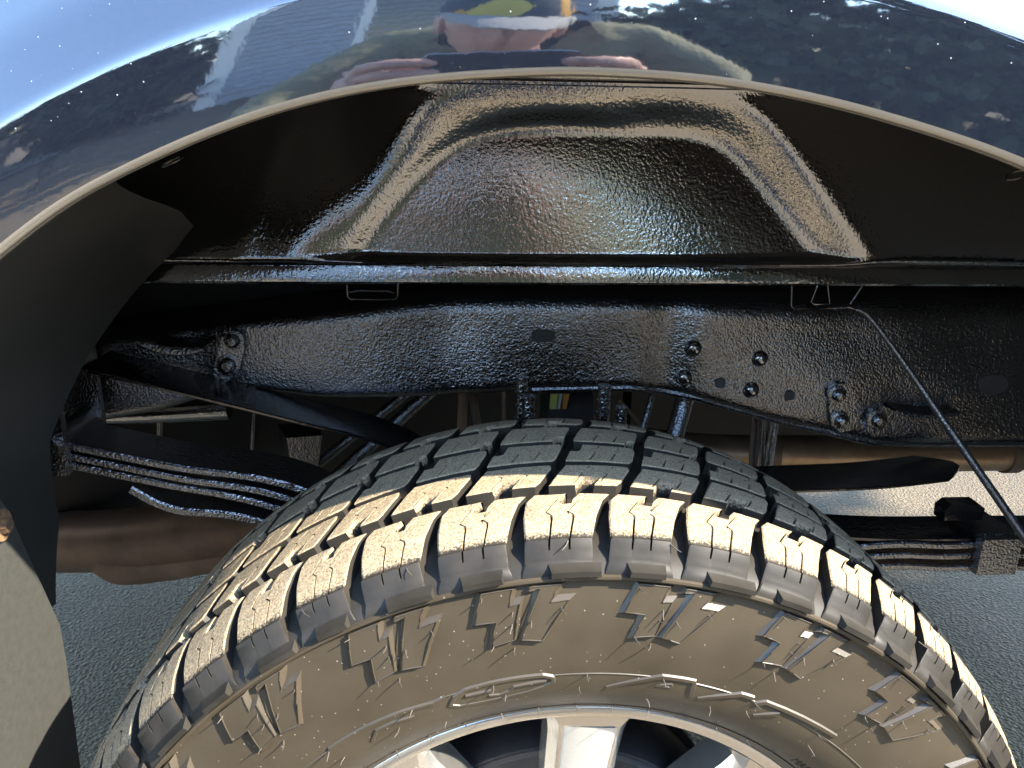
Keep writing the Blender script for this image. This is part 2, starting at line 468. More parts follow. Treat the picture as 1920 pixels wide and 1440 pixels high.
for p, nn in zip(lip, lipn):
    g_ = 1+0.20*sstep(p.x/0.12)
    P.append([(p.x+nn.x*ro*(g_ if ro > 0.004 else 1), y, p.z+nn.z*ro*(g_ if ro > 0.004 else 1)) for ro, y in face_sec])
for i, (p, nn) in enumerate(zip(lip, lipn)):
    T = boxedge(p, nn)
    for q in (0.35, 0.7, 1.0):
        ro = lerp((CREST+0.04)*(1+0.20*sstep(p.x/0.12)), T, q)
        P[i].append((p.x+nn.x*ro, yo+0.004*q, p.z+nn.z*ro))
mb = MB(); mb.grid(P)
fender = part(mb, 'bed_side_panel', 'paint', 50, 'dark blue bed side panel with flared wheel arch and mirror reflections')
mb = MB()
hem = [(0.0032, -0.0483), (0.0012, -0.0478), (-0.0002, -0.0462), (-0.0006, -0.0445), (0.0002, -0.0430), (0.0009, -0.0420), (0.0001, -0.0412), (-0.0005, -0.0395), (0.0006, -0.0375), (0.002, -0.0365)]
mb.grid(sweep(hem))
o = mb.build('arch_lip', 'hem', fender, 60)
mb = MB()
inner = [(0.002, -0.0363), (0.0035, -0.034), (0.006, -0.024), (0.009, -0.012), (0.014, 0.0), (0.024, 0.004), (0.05, 0.006)]
mb.grid(sweep(inner))
mb.build('inner_flange', 'coat_plain', fender, 50)
# drain hole rims on the inner flange
for q in ((322, 303), (1905, 328)):
    c = at(q[0], q[1], -0.022)
    mb = MB(); mb.tube([c+Vector((0.0052*math.cos(k*math.pi/8), 0.0035*math.sin(k*math.pi/8), 0.0012*math.sin(k*math.pi/8)+0.0022*math.cos(k*math.pi/8))) for k in range(17)], 0.0006, 6, False)
    mb.build('drain_hole_rim', 'coat_plain', fender)

# ---- wheelhouse inner panel (height field)
BL, TL, TR, BR = at(552, 490, .325), at(805, 172, .31), at(1408, 178, .31), at(1622, 494, .325)
quad = [(BL.x, BL.z), (TL.x, TL.z), (TR.x, TR.z), (BR.x, BR.z)]
wid = [0.050, 0.042, 0.044, 0.008]        # slope widths: left, top, right, bottom
dep = [1.0, 1.0, 1.0, 1.0]
def circ3(a, b_, c_):
    ax, ay_, bx, by, cx, cy = *a, *b_, *c_
    d = 2*(ax*(by-cy)+bx*(cy-ay_)+cx*(ay_-by))
    ux = ((ax*ax+ay_*ay_)*(by-cy)+(bx*bx+by*by)*(cy-ay_)+(cx*cx+cy*cy)*(ay_-by))/d
    uy = ((ax*ax+ay_*ay_)*(cx-bx)+(bx*bx+by*by)*(ax-cx)+(cx*cx+cy*cy)*(bx-ax))/d
    return (ux, uy), math.hypot(ax-ux, ay_-uy)
_p = [at(q[0], q[1], .325) for q in ((665, 470), (770, 318), (960, 222))]
arc_c, arc_r = circ3(*[(q.x, q.z) for q in _p])
def edge_d(x, z, i):
    a = quad[i]; b_ = quad[(i+1) % 4]
    ex, ez = b_[0]-a[0], b_[1]-a[1]
    L = math.hypot(ex, ez)
    return ((x-a[0])*ez-(z-a[1])*ex)/L     # >0 inside
def hole_y(x, z):
    y = 0.312
    # dish
    ds = []
    for i in range(4):
        d = edge_d(x, z, i)
        ds.append(d/wid[i])
    # smooth minimum
    kk = 0.35
    m_ = min(ds)
    acc = sum(math.exp(-(d-m_)/kk) for d in ds)
    t = m_-kk*math.log(acc)+kk*0.35
    tt = max(0.0, min(1.0, t)); y += 0.0140*(0.30*tt+0.70*sstep(t))
    # second gentle step on the left
    dc = math.hypot(x-arc_c[0], z-arc_c[1])
    y += 0.0040*sstep((arc_r-dc)/0.022+0.5)*sstep(t)*(1-sstep((x-0.02)/0.10))+0.0040*sstep((x-0.02)/0.10)*sstep(t)
    # slow waviness
    y += 0.003*noise.noise(Vector((x*6, z*7, 2.1)))
    # top curves outward
    if z > 0.672: y -= (z-0.672)**2*14
    # bottom curves out towards the flange
    if z < 0.524: y += 0.016*((0.524-z)/0.012)**1.6
    # dish floor leans back a little, ends of the panel wrap towards the wheel opening
    y += 0.05*(z-0.60)*sstep(t)
    y += 0.20*(z-0.53)*(1-sstep(t))*sstep((-0.10-x)/0.10)
    if x > 0.36: y -= 0.5*(x-0.36)**2
    # soft pressed rib left of the dish and rolled lower edge at the right
    xr = lerp(-0.285, -0.238, (z-0.53)/0.12)
    y -= 0.0016*math.exp(-((x-xr)/0.011)**2)*sstep((0.66-z)/0.03)
    zr = 0.533+0.07*(x-0.33)
    if x > 0.31 and z < zr: y += 1.6*(zr-z)**1.5*sstep((x-0.31)/0.05)
    return y
nx, nz = 230, 110
P = []
for i in range(nx):
    x = lerp(-0.62, 0.95, i/(nx-1))
    row = []
    for j in range(nz):
        z = lerp(0.508, 0.76, j/(nz-1))
        row.append((x, hole_y(x, z), z))
    P.append(row)
mb = MB(); mb.grid(P)
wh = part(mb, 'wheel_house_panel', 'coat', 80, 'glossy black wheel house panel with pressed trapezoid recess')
# stamped upper rib
mb = MB()
mb.tube([Vector((lerp(-0.10, 0.21, t), 0.298-0.004*math.sin(t*3.1), 0.6835)) for t in [k/20 for k in range(21)]], 0.0035, 10)
mb.build('pressed_rib', 'coat', wh)
# lower flange strip
mb = MB()
rows = []
for k in range(160):
    x = lerp(-0.40, 0.95, k/159)
    wob = 0.0008*noise.noise(Vector((x*14, 0, 5)))
    rows.append([(x, 0.297+wob, 0.5185), (x, 0.2955+wob*2, 0.512), (x, 0.2955+wob, 0.5045), (x, 0.2975, 0.5022), (x, 0.301, 0.5022), (x, 0.303, 0.5185)])
mb.grid(rows)
mb.build('pinch_flange', 'coat', wh, 30)
# bed floor above the frame (dark, closes the top)
mb = MB()
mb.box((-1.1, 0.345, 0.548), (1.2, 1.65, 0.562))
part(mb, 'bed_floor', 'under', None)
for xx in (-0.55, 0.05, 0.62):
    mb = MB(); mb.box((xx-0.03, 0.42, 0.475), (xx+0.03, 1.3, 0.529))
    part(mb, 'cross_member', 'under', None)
# roof of the wheel house joining lip and panel
mb = MB()
P = []
for i, (p, nn) in enumerate(zip(lip, lipn)):
    row = []
    for k in range(9):
        t = k/8
        ro = 0.05+0.22*t**0.8
        row.append((p.x+nn.x*ro, lerp(0.0062, 0.40, t), p.z+nn.z*min(ro, 0.05+0.05*t)))
    P.append(row)
mb.grid(P)
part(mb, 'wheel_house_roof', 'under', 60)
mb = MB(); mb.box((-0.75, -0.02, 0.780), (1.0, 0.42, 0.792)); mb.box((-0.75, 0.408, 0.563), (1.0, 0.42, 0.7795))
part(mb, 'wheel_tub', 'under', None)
# bed rail, tail and far side of the bed so that the truck casts its shadow
mb = MB()
mb.box((-1.15, -0.039, 0.872), (1.25, 0.03, 0.90)); part(mb, 'bed_rail', 'paint', None)
mb = MB()
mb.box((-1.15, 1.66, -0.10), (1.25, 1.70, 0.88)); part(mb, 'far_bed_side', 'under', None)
mb = MB()
mb.box((-1.19, -0.03, 0.12), (-1.155, 1.69, 0.88)); part(mb, 'tailgate', 'paint', None)
mb = MB()
mb.box((1.255, -0.03, 0.02), (1.29, 1.69, 0.95)); part(mb, 'cab_rear_wall', 'paint', None)

# ---- matte liner at the rear of the arch
mb = MB()
P = []
nA = 80
for i in range(nA):
    t = i/(nA-1)
    # near edge follows the lip, a little inboard
    kf = lerp(8, 63, t); k = int(kf); p = lip[k].lerp(lip[k+1], kf-k); nn = lipn[k].lerp(lipn[k+1], kf-k)
    a = Vector((p.x+nn.x*0.008, -0.020, p.z+nn.z*0.008))
    ymax = interp([0, 0.18, 0.3, 0.4, 0.56, 0.69, 0.78, 0.86, 0.93, 1.0], [0.28, 0.285, 0.255, 0.228, 0.236, 0.266, 0.288, 0.25, 0.14, 0.0], t)
    row = []
    for q in range(10):
        s_ = q/9
        y = lerp(-0.020, ymax, s_)
        bend = 0.03*s_*s_*(1-t)
        row.append((a.x+bend-0.012*math.sin(s_*3.1), y, a.z-0.02*s_*t))
    P.append(row)
mb.grid(P)
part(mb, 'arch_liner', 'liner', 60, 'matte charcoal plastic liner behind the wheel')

# ---- mud flap
mb = MB()
fx = -0.445
poly = [(-0.075, 0.42), (0.08, 0.40), (0.140, 0.375), (0.157, 0.340), (0.198, 0.207), (0.198, 0.17), (0.176, -0.27), (-0.075, -0.27)]
mb.prism([(a, b_) for a, b_ in poly], lambda p, h: (fx+h-0.02*(0.2-p[1])**2, p[0], p[1]), -0.004, 0.003, 0.0008)
flap = part(mb, 'mud_flap', 'flap', 30, 'dusty grey rubber mud flap behind the wheel')
for c in ((0.142, 0.336), (0.03, 0.36)):
    mb = MB()
    cx = fx+0.003-0.02*(0.2-c[1])**2
    mb.tube([(cx-0.001, c[0], c[1]), (cx+0.003, c[0], c[1])], 0.013, 16)
    mb.tube([(cx+0.003, c[0], c[1]), (cx+0.008, c[0], c[1])], [0.0075, 0.006], 6)
    o = mb.build('rusty_bolt', 'rust', flap)

# ---- frame rail (height field of the outer face with kick-up)
def px2(x, y, Y): p = at(x, y, Y); return p.x, p.z
FY = 0.375
topx = [px2(x, y, FY) for x, y in [(0, 640), (250, 610), (450, 585), (650, 562), (850, 545), (1000, 541), (1250, 545), (1400, 552), (1600, 556), (1920, 556)]]
botx = [px2(x, y, FY) for x, y in [(0, 830), (150, 800), (300, 775), (450, 725), (600, 745), (800, 745), (960, 735), (1180, 729), (1300, 747), (1450, 789), (1640, 832), (1760, 835), (1920, 833)]]
def bot(x):
    return interp([q[0] for q in botx], [q[1] for q in botx], x)
def top(x):
    return interp([q[0] for q in topx], [q[1] for q in topx], x)
c870 = px2(870, 600, FY)[0]; c1230 = px2(1232, 600, FY)[0]
def frame_y(x, t, z):
    y = FY
    # centre section stands proud, creases at both bends
    y -= 0.007*sstep((x-c870+0.03)/0.06)*(1-sstep((x-c1230+0.025)/0.045))
    y -= 0.009*sstep((x-c1230-0.004)/0.05)
    y -= 0.010*(1-sstep((x-c870+0.10)/0.12))*sstep((x+0.36)/0.06)
    # rounded top and bottom of the channel
    y += 0.020*max(0, (t-0.80)/0.20)**2
    y += 0.010*max(0, (0.10-t)/0.10)**2
    y += 0.0035*noise.noise(Vector((x*11, z*14, 0.3)))
    y += 0.010*sstep((t-0.35)/0.5)*sstep((x-0.20)/0.15)*0.8
    return y
rows = []
nx, nz = 200, 34
for i in range(nx):
    x = lerp(-0.62, 0.95, i/(nx-1))
    zb = bot(x); zt = top(x)
    row = []
    for j in range(nz):
        t = j/(nz-1); z = lerp(zb, zt, t)
        row.append((x, frame_y(x, t, z), z))
    row = [(x, FY+0.07, zb-0.001), (x, FY+0.03, zb-0.001)] + row + [(x, FY+0.07, zt+0.001)]
    rows.append(row)
# smooth bottoms a touch along x
mb = MB(); mb.grid(rows)
frame = part(mb, 'frame_rail', 'coat_rough', 50, 'black coated chassis rail arching over the axle')
# bottom flange lip (rolled edge) from the middle to the front
mb = MB()
mb.tube([(lerp(0.0, 0.95, k/90), frame_y(lerp(0.0, 0.95, k/90), 0, 0)-0.002, bot(lerp(0.0, 0.95, k/90))+0.002) for k in range(91)], 0.0045, 8)
mb.build('rolled_edge', 'coat_rough', frame)
def dome(name, px, py, r_, hgt=0.8, mm='coat'):
    c = at(px, py, FY-0.013)
    t = (c.z-bot(c.x))/(top(c.x)-bot(c.x))
    c.y = frame_y(c.x, t, c.z)
    mb = MB()
    prof = [(r_*1.12, 0.002), (r_*1.1, -0.0004), (r_*1.0, -0.0016), (r_*0.95, -r_*0.35*hgt), (r_*0.75, -r_*0.7*hgt), (r_*0.4, -r_*0.9*hgt), (0.0002, -r_*0.95*hgt)]
    mb.lathe(prof, 18)
    return mb.build(name, mm, frame, 40, c)
for q in ((1303, 655, .0085), (1428, 675, .0085), (1287, 712, .0085), (1410, 733, .0085)):
    dome('rivet', *q)
def recess(name, px, py, rx, rz, mm='dark_iron'):
    c = at(px, py, FY-0.013)
    t = (c.z-bot(c.x))/(top(c.x)-bot(c.x))
    c.y = frame_y(c.x, t, c.z)-0.0012
    mb = MB()
    P = []
    for k in range(22):
        a = 2*math.pi*k/22
        ca, sa = math.cos(a), math.sin(a)
        P.append([((rx+d)*math.copysign(abs(ca)**0.7, ca), y, (rz+d)*math.copysign(abs(sa)**0.9, sa)) for d, y in ((0.0010, 0.002), (0.0004, -0.0004), (0, 0.0), (-0.0002, 0.0004))])
    mb.grid(P, closeu=True)
    idx = len(mb.v)
    mb.f.append(tuple(4*k+3 for k in range(22)))  # flat dark disc stands in for the shade inside the hole
    return mb.build(name, mm, frame, 40, c)
recess('drain_slot', 1020, 632, 0.012, 0.0065, 'under')
for q in ((1353, 720), (1483, 743)): recess('bolt_hole', q[0], q[1], 0.0052, 0.0052, 'under')
recess('bolt_hole', 1865, 722, 0.016, 0.011, 'under')
# bracket plates with bolts
def bracket(pts_px, Y, mm='coat_rough', nm='bracket', thick=0.008):
    mb = MB()
    pl = [px2(x, y, Y) for x, y in pts_px]
    mb.prism(pl, lambda p, h: (p[0], Y-h, p[1]), -0.014, thick, 0.002)
    return mb.build(nm, mm, frame, 40)
bracket([(1552, 728), (1562, 716), (1582, 716), (1596, 735), (1600, 780), (1592, 802), (1570, 806), (1556, 795), (1548, 760)], FY-0.008)
bracket([(1618, 800), (1632, 765), (1650, 757), (1664, 772), (1668, 792), (1652, 812), (1630, 815)], FY-0.006)
bracket([(404, 690), (420, 630), (440, 618), (458, 626), (462, 650), (452, 690), (430, 712), (408, 708)], FY-0.010)
for q in ((1570, 740, .008), (1575, 788, .008), (1645, 787, .009), (438, 638, .008), (428, 685, .0095)):
    c = at(q[0], q[1], FY-0.018)
    mb = MB(); mb.lathe([(q[2]*1.3, 0.004), (q[2]*1.3, 0), (q[2]*0.9, -0.001), (q[2]*0.8, -0.006), (q[2]*0.5, -0.0085), (0.0002, -0.0092)], 12)
    mb.build('bolt', 'coat_rough', frame, 30, c)
# crescent shaped stiffeners
def crescent(p0, p1, sag, wpx, Y, nm='curved_tab'):
    mb = MB()
    a = at(*p0, Y); b_ = at(*p1, Y)
    P = []
    for k in range(17):
        t = k/16
        c = a.lerp(b_, t); c.z -= sag*math.sin(math.pi*t)
        hw = wpx*(1-abs(2*t-1)**5*0.75)
        P.append([(c.x, Y+0.02, c.z+hw), (c.x, Y-0.012, c.z+hw*0.8), (c.x, Y-0.014, c.z+hw*0.3), (c.x, Y-0.014, c.z-hw*0.6), (c.x, Y-0.010, c.z-hw), (c.x, Y+0.02, c.z-hw*1.05)])
    mb.grid(P)
    mb.build(nm, 'coat_rough', frame, 50)
crescent((268, 635), (388, 648), 0.006, 0.0055, FY-0.03)
crescent((1665, 762), (1790, 768), 0.006, 0.0050, FY-0.02)

# wire clips hanging from the flange
def wire(pts, r_, nm, parent, m='cable'):
    mb = MB(); mb.tube(pts, r_, 8); return mb.build(nm, m, parent)
wire([at(650, 530, .305), at(652, 556, .305), at(658, 562, .305), at(740, 562, .305), at(745, 556, .305), at(746, 530, .305)], 0.0008, 'wire_clip', wh)
wire([at(655, 548, .306), at(672, 545, .306), at(728, 546, .306), at(740, 550, .306)], 0.0007, 'wire_clip', wh)
wire([at(1485, 530, .305), at(1484, 574, .305), at(1490, 579, .305), at(1560, 579, .305), at(1590, 576, .304), at(1605, 580, .303)], 0.0009, 'wire_clip', wh)
wire([at(1533, 535, .306), at(1521, 566, .306), at(1528, 571, .306), at(1556, 570, .306), at(1552, 535, .306)], 0.0008, 'wire_clip', wh)
wire([at(1620, 532, .306), at(1594, 570, .306)], 0.0008, 'wire_clip', wh)
# brake cable running down towards the camera
cab = catmull([at(1605, 580, .30), at(1632, 597, .295), at(1700, 688, .275), at(1770, 790, .25), at(1850, 905, .22), at(1950, 1050, .185)], 8)
mb = MB(); mb.tube(cab, [lerp(0.0016, 0.0044, (k/(len(cab)-1))**0.6) for k in range(len(cab))], 12)
part(mb, 'brake_cable', 'cable', 60, 'thin black cable slanting down in front of the frame')

# ---- leaf springs
spr = empty('leaf_spring'); spr.parent = truck; spr.location = TP
def leaf(pts, y0, y1, th, nm='leaf', taper0=0, taper1=0, m='spring'):
    """pts: xz of the upper near edge"""
    c = catmull([Vector((p[0], 0, p[1])) for p in pts], 8)
    P = []
    for i, p in enumerate(c):
        t = (c[min(i+1, len(c)-1)]-c[max(i-1, 0)]).normalized()
        nn = Vector((-t.z, 0, t.x))
        q = p-nn*th
        a, b_ = y0, y1
        if taper0 and i < 3: a += taper0*(1-i/3); b_ -= taper0*(1-i/3)
        if taper1 and i > len(c)-4: a += taper1*(1-(len(c)-1-i)/3); b_ -= taper1*(1-(len(c)-1-i)/3)
        e_ = 0.0015
        P.append([(p.x, a+e_, p.z), (p.x, b_, p.z), (q.x, b_, q.z), (q.x, a+e_, q.z), (lerp(p.x, q.x, .8), a, lerp(p.z, q.z, .8)), (lerp(p.x, q.x, .2), a, lerp(p.z, q.z, .2)), (p.x, a+e_, p.z)])
    mb = MB(); mb.grid(P)
    mb.f.append((0, 1, 2, 3, 4, 5)); n0 = len(mb.v)-7
    mb.f.append((n0, n0+1, n0+2, n0+3, n0+4, n0+5))
    return mb.build(nm, m, spr, 40)
SY = 0.285
def pz(l_, Y=SY): return [px2(x, y, Y) for x, y in l_]
mid = [(-0.06, 0.185), (0.08, 0.165), (0.2, 0.168)]
leaf(pz([(60, 815), (135, 833), (330, 872), (560, 912)])+[(-0.10, 0.22), (0.03, 0.2), (0.16, 0.203)]+pz([(1640, 1020), (1780, 1020), (1930, 1018)])+[(0.75, 0.205), (0.95, 0.24)], SY, SY+0.06, 0.0075)
leaf(pz([(108, 848), (330, 893), (545, 934)])+[(-0.10, 0.209), (0.03, 0.19), (0.16, 0.193)]+pz([(1640, 1041), (1780, 1041), (1930, 1039)])+[(0.70, 0.187)], SY+.001, SY+0.06, 0.0072)
leaf(pz([(104, 862), (300, 903), (520, 950)])+[(-0.10, 0.199), (0.03, 0.18), (0.16, 0.184)]+pz([(1640, 1060), (1780, 1062), (1930, 1061)])+[(0.65, 0.172)], SY, SY+0.06, 0.0072)
leaf(pz([(248, 912), (330, 950), (490, 973)])+[(-0.10, 0.189), (0.03, 0.17), (0.16, 0.174)]+pz([(1560, 1078), (1620, 1080)]), SY-.001, SY+0.06, 0.0085)
# upper helper leaf: black, wide, ends in a point on the right
leaf([px2(x, y, .30) for x, y in [(150, 690), (190, 700), (380, 745), (560, 790), (720, 832)]]+[(-0.05, 0.285), (0.06, 0.265), (0.18, 0.262)]+[px2(x, y, .30) for x, y in [(1420, 925), (1490, 920), (1660, 912), (1830, 892)]], .300, .368, 0.0035, 'helper_leaf', taper1=0.028, m='coat_plain')
# rebound clip and bump stop on the front half
mb = MB()
a = at(1838, 1008, SY-0.006); b_ = at(1896, 1072, SY-0.006)
mb.box((a.x, SY-0.012, b_.z), (b_.x, SY-0.001, a.z)); mb.box((a.x, SY-0.001, a.z-0.004), (b_.x, SY+0.065, a.z+0.002)); mb.box((a.x, SY-0.001, b_.z-0.001), (b_.x, SY+0.065, b_.z+0.004))
mb.build('rebound_clip', 'spring', spr, 30)
mb = MB()
c = at(1795, 968, SY+0.03)
mb.prism([(c.x-0.022, c.z), (c.x+0.022, c.z), (c.x+0.023, c.z+0.014), (c.x+0.015, c.z+0.019), (c.x-0.016, c.z+0.019), (c.x-0.023, c.z+0.013)], lambda p, h: (p[0], SY+0.03-h, p[1]), -0.008, 0.010, 0.001)
mb.build('bump_stop', 'coat_plain', spr)
# broad black upper face of the pack right of the wheel (second stage leaf)
leaf([px2(x, y, SY+.004) for x, y in [(1440, 1008), (1540, 1004), (1700, 1010), (1940, 1008)]]+[(0.8, 0.22)], SY+.004, SY+0.058, 0.005, 'wide_leaf', m='coat_plain')
# shackle at the rear end of the pack
mb = MB()
s0 = at(95, 835, SY-0.01)
mb.box((s0.x-0.03, SY-0.014, s0.z-0.03), (s0.x+0.015, SY-0.006, s0.z+0.09)); mb.box((s0.x-0.03, SY+0.066, s0.z-0.03), (s0.x+0.015, SY+0.074, s0.z+0.09))
mb.tube([(s0.x, SY-0.02, s0.z), (s0.x, SY+0.08, s0.z)], 0.012, 12)
mb.tube([(s0.x, SY-0.02, s0.z+0.07), (s0.x, SY+0.08, s0.z+0.07)], 0.012, 12)
mb.build('shackle', 'coat_rough', spr, 40)

# U-bolts above the axle
def ubolt(p, r_, top_px, bot_z, Y, m='coat_rough'):
    a = at(*top_px, Y)
    mb = MB(); pts = [(a.x, Y, bot_z), (a.x, Y, lerp(bot_z, a.z, .5)), (a.x, Y, a.z)]
    mb.tube(pts, r_, 12)
    for k in range(14):
        z = lerp(bot_z+0.03, a.z-0.002, k/13)
        mb.tube([(a.x, Y, z-0.0008), (a.x, Y, z), (a.x, Y, z+0.0008)], [r_, r_*1.13, r_], 10, False)
    return part(mb, 'u_bolt', m)
ubolt(0, .0062, (979, 706), .20, .30); ubolt(0, .0062, (992, 742), .20, .262); ubolt(0, .0068, (1134, 722), .20, .30); ubolt(0, .0055, (1166, 762), .20, .262)
# axle tube, differential, brake drum
mb = MB(); mb.tube([(0, .19, 0), (0, 1.5, 0)], 0.045, 24); part(mb, 'axle_tube', 'dark_iron')
mb = MB(); mb.lathe([(0.001, .72), (.08, .73), (.13, .78), (.145, .84), (.13, .90), (.08, .96), (.045, .99)], 24); part(mb, 'differential_housing', 'dark_iron')
mb = MB(); mb.lathe([(0.06, .075), (.12, .078), (.155, .085), (.16, .095), (.16, .15), (.165, .155), (.165, .165), (.05, .18)], 64); drum = part(mb, 'brake_drum', 'dark_iron')
mb = MB(); mb.lathe([(.150, .0815), (.1515, .079), (.153, .0835)], 64); mb.build('drum_rim', 'alu', drum)
# shock absorber, brake hoses, bracket rods behind the tyre
def rod(a, b_, Ya, Yb, r_, nm, m='coat_rough', cap=True):
    p = at(*a, Ya); q = at(*b_, Yb); p, q = p+(p-q)*0.8, q+(q-p)*0.8
    mb = MB(); mb.tube([p, p.lerp(q, .5), q], r_, 12); return part(mb, nm, m)
rod((790, 750), (690, 840), .52, .50, .009, 'brace_rod'); rod((745, 752), (640, 835), .56, .54, .007, 'brace_rod')
rod((1285, 745), (1262, 830), .42, .40, .011, 'shock_rod'); rod((1222, 745), (1203, 810), .43, .41, .004, 'brake_hose', 'label_y' if False else 'coat_rough')
rod((868, 745), (866, 800), .6, .6, .007, 'brake_hose', 'pipe_dull'); rod((886, 742), (896, 800), .62, .62, .006, 'brake_hose', 'pipe_dull'); rod((946, 742), (946, 790), .58, .58, .004, 'brake_hose', 'pipe_dull')
rod((1085, 755), (1110, 780), .6, .6, .003, 'brake_hose', 'pipe_dull'); rod((1180, 772), (1205, 800), .6, .6, .003, 'brake_hose', 'pipe_dull')
rod((1452, 790), (1440, 872), .45, .45, .006, 'hanger_rod'); rod((1432, 800), (1428, 870), .46, .46, .003, 'hanger_rod')
for q in ((1412, .47), (1421, .47)):
    rod((q[0], 815), (q[0]-4, 872), q[1], q[1], .003, 'hanger_wire', 'pipe_dull')
rod((475, 795), (473, 835), .45, .45, .002, 'hanger_wire', 'cable'); rod((300, 742), (300, 800), .5, .5, .004, 'hanger_wire', 'cable')
# sticker on the driveshaft side
for (x0, x1, x2, x3, mm, nm) in ((1032, 1049, 1041, 1029, 'label_y', 'sticker'), (1047, 1056, 1052, 1040, 'label_w', 'sticker'), (1055, 1068, 1058, 1046, 'label_o', 'sticker')):
    mb = MB()
    pl = [px2(x0, 738, .55), px2(x1, 738, .55), px2(x2, 782, .55), px2(x3, 782, .55)]
    mb.prism(pl, lambda p, h: (p[0], .55-h, p[1]), -0.001, 0.001, 0)
    part(mb, nm, mm, None)
mb = MB(); mb.tube([at(1020, 770, .60), at(1100, 770, .60)], 0.055, 20); part(mb, 'drive_shaft', 'dark_iron')
# cross tube lit by the ground on the far side of the frame
mb = MB(); mb.tube([at(200, 775, .47), at(300, 772, .47), at(430, 765, .47)], 0.014, 12); part(mb, 'cross_tube', 'coat')
a = at(570, 846, .50)
mb = MB(); mb.prism([(a.x-0.018, a.z-0.03), (a.x+0.012, a.z-0.03), (a.x+0.022, a.z+0.025), (a.x-0.022, a.z+0.022)], lambda p, h: (p[0]+h*0.4, .50-h, p[1]), -0.03, 0.01, 0.004); part(mb, 'shock_mount', 'coat_rough', 20)

# ---- exhaust
ex = [at(1200, 835, .62), at(1340, 848, .60), at(1500, 850, .585), at(1700, 850, .57), at(1930, 846, .55), at(2300, 830, .52)]
mb = MB(); mb.tube(catmull(ex, 6), 0.027, 28); ep = part(mb, 'exhaust_pipe', 'pipe', 60, 'heat tinted bronze exhaust pipe under the frame')
for q in (1440, 1890):
    a = at(q, 849, .585 if q < 1600 else .553)
    mb = MB(); mb.tube([a+Vector((-.009, 0, 0)), a+Vector((.009, 0, 0))], 0.0295, 24); mb.build('pipe_clamp', 'pipe_dull', ep)
ex = [at(-80, 1010, .60), at(80, 1015, .58), at(250, 1010, .56), at(420, 985, .55), at(600, 950, .54)]
mb = MB(); mb.tube(catmull(ex, 6), [0.043]*25, 30); mf = part(mb, 'tail_pipe', 'pipe_dull', 60, 'dull brown tail pipe behind the wheel')
mb = MB()
P = []
sh = [at(178, 1072, .53), at(205, 1088, .53), at(240, 1094, .53), at(320, 1086, .53), at(400, 1072, .53), at(520, 1055, .53)]
for p in catmull(sh, 6):
    P.append([(p.x, .525, p.z+0.035), (p.x, .520, p.z+0.012), (p.x, .526, p.z), (p.x, .60, p.z-0.002), (p.x, .60, p.z+0.03)])
mb.grid(P); mb.build('heat_shield', 'pipe_dull', mf, 50)

# spare wheel and tank, added to block bright ground seen under the bed
mb = MB()
prof = [(.20, -.09), (.33, -.11), (.372, -.085), (.385, -.05), (.385, .05), (.372, .085), (.33, .11), (.20, .09)]
P = []
for k in range(60):
    a = 2*math.pi*k/60
    P.append([(-.78+r_*math.cos(a), .93+r_*math.sin(a), .20+h_) for r_, h_ in prof])
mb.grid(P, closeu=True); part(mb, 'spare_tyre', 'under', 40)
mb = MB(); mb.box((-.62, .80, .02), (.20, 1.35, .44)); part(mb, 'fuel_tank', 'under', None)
mb = MB(); mb.box((.22, .82, .14), (.72, 1.5, .44)); part(mb, 'blocker_box', 'under', None)  # plain dark box added to block the bright ground behind the exhaust
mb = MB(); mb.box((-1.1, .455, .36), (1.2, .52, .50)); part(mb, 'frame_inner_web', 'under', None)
# ---- far rear wheel and body underside seen through the gap
mb = MB()
mb.lathe([(.2, 1.43), (.36, 1.42), (.392, 1.44), (.398, 1.55), (.392, 1.66), (.36, 1.68), (.2, 1.67)], 60)
part(mb, 'far_tyre', 'dark_iron')

# ================================================================== tyre
def Rt(y): return .4015-.0275*((y-.127)/.127)**4
tyre_mb = MB()
side_prof = [(.215, .07), (.236, .040), (.2415, .0300), (.2432, .0256), (.2450, .0226), (.2480, .0203), (.2510, .0172), (.2516, .0182), (.2524, .0165), (.258, .0125), (.266, .0075), (.276, .0038), (.2855, .0018),
             (.2882, .0016), (.2886, .0010), (.2892, .0009), (.2896, .0014), (.300, .0), (.315, -.0012), (.332, -.0012), (.348, .0006), (.3595, .0025), (.3608, .0020), (.3616, -.0015), (.3628, -.0024), (.3644, -.0022), (.3652, .0002), (.368, .0028), (.372, .0070), (.3760, .0150), (.3800, .0230)]
floor_prof = [(Rt(y)-.0115, y) for y in (.032, .05, .07, .09, .11, .13, .15, .17, .19, .21, .225)]
far_prof = [(.376, .24), (.366, .250), (.350, .254), (.31, .256), (.27, .25), (.245, .23), (.215, .19)]
tyre_mb.lathe(side_prof[:-4], 300)
base_mb = MB(); base_mb.lathe(side_prof[-5:]+floor_prof+far_prof, 300)
tyre = part(tyre_mb, 'tyre', 'side', 30, 'chunky all terrain tyre with sunlit dusty tread')

base_mb.build('tread_base', 'tread', tyre, 30)
vis = [141.7, 134.4, 127.1, 120.0, 112.9, 105.1, 96.6, 88.2, 80.3, 72.0, 64.1, 57.2, 50.5, 43.9, 37.0]
rest = 33
step = (360-(141.7-37.0))/rest
gro = vis + [37.0-step*k for k in range(1, rest)]
gro = [math.radians(g_) for g_ in gro]          # going clockwise (decreasing angle)
NP = len(gro)
chan_y = [.0, .013, .030, .045, .055, .063, .091, .134, .150, .180, .190, .215, .254]
chan_d = [0.15, 0.0, -0.35, -1.0, -2.2, -3.4, -5.4, -7.4, -7.8, -9.3, -11.0, -11.6, -11.8]
def chan(y): return math.radians(interp(chan_y, chan_d, y))

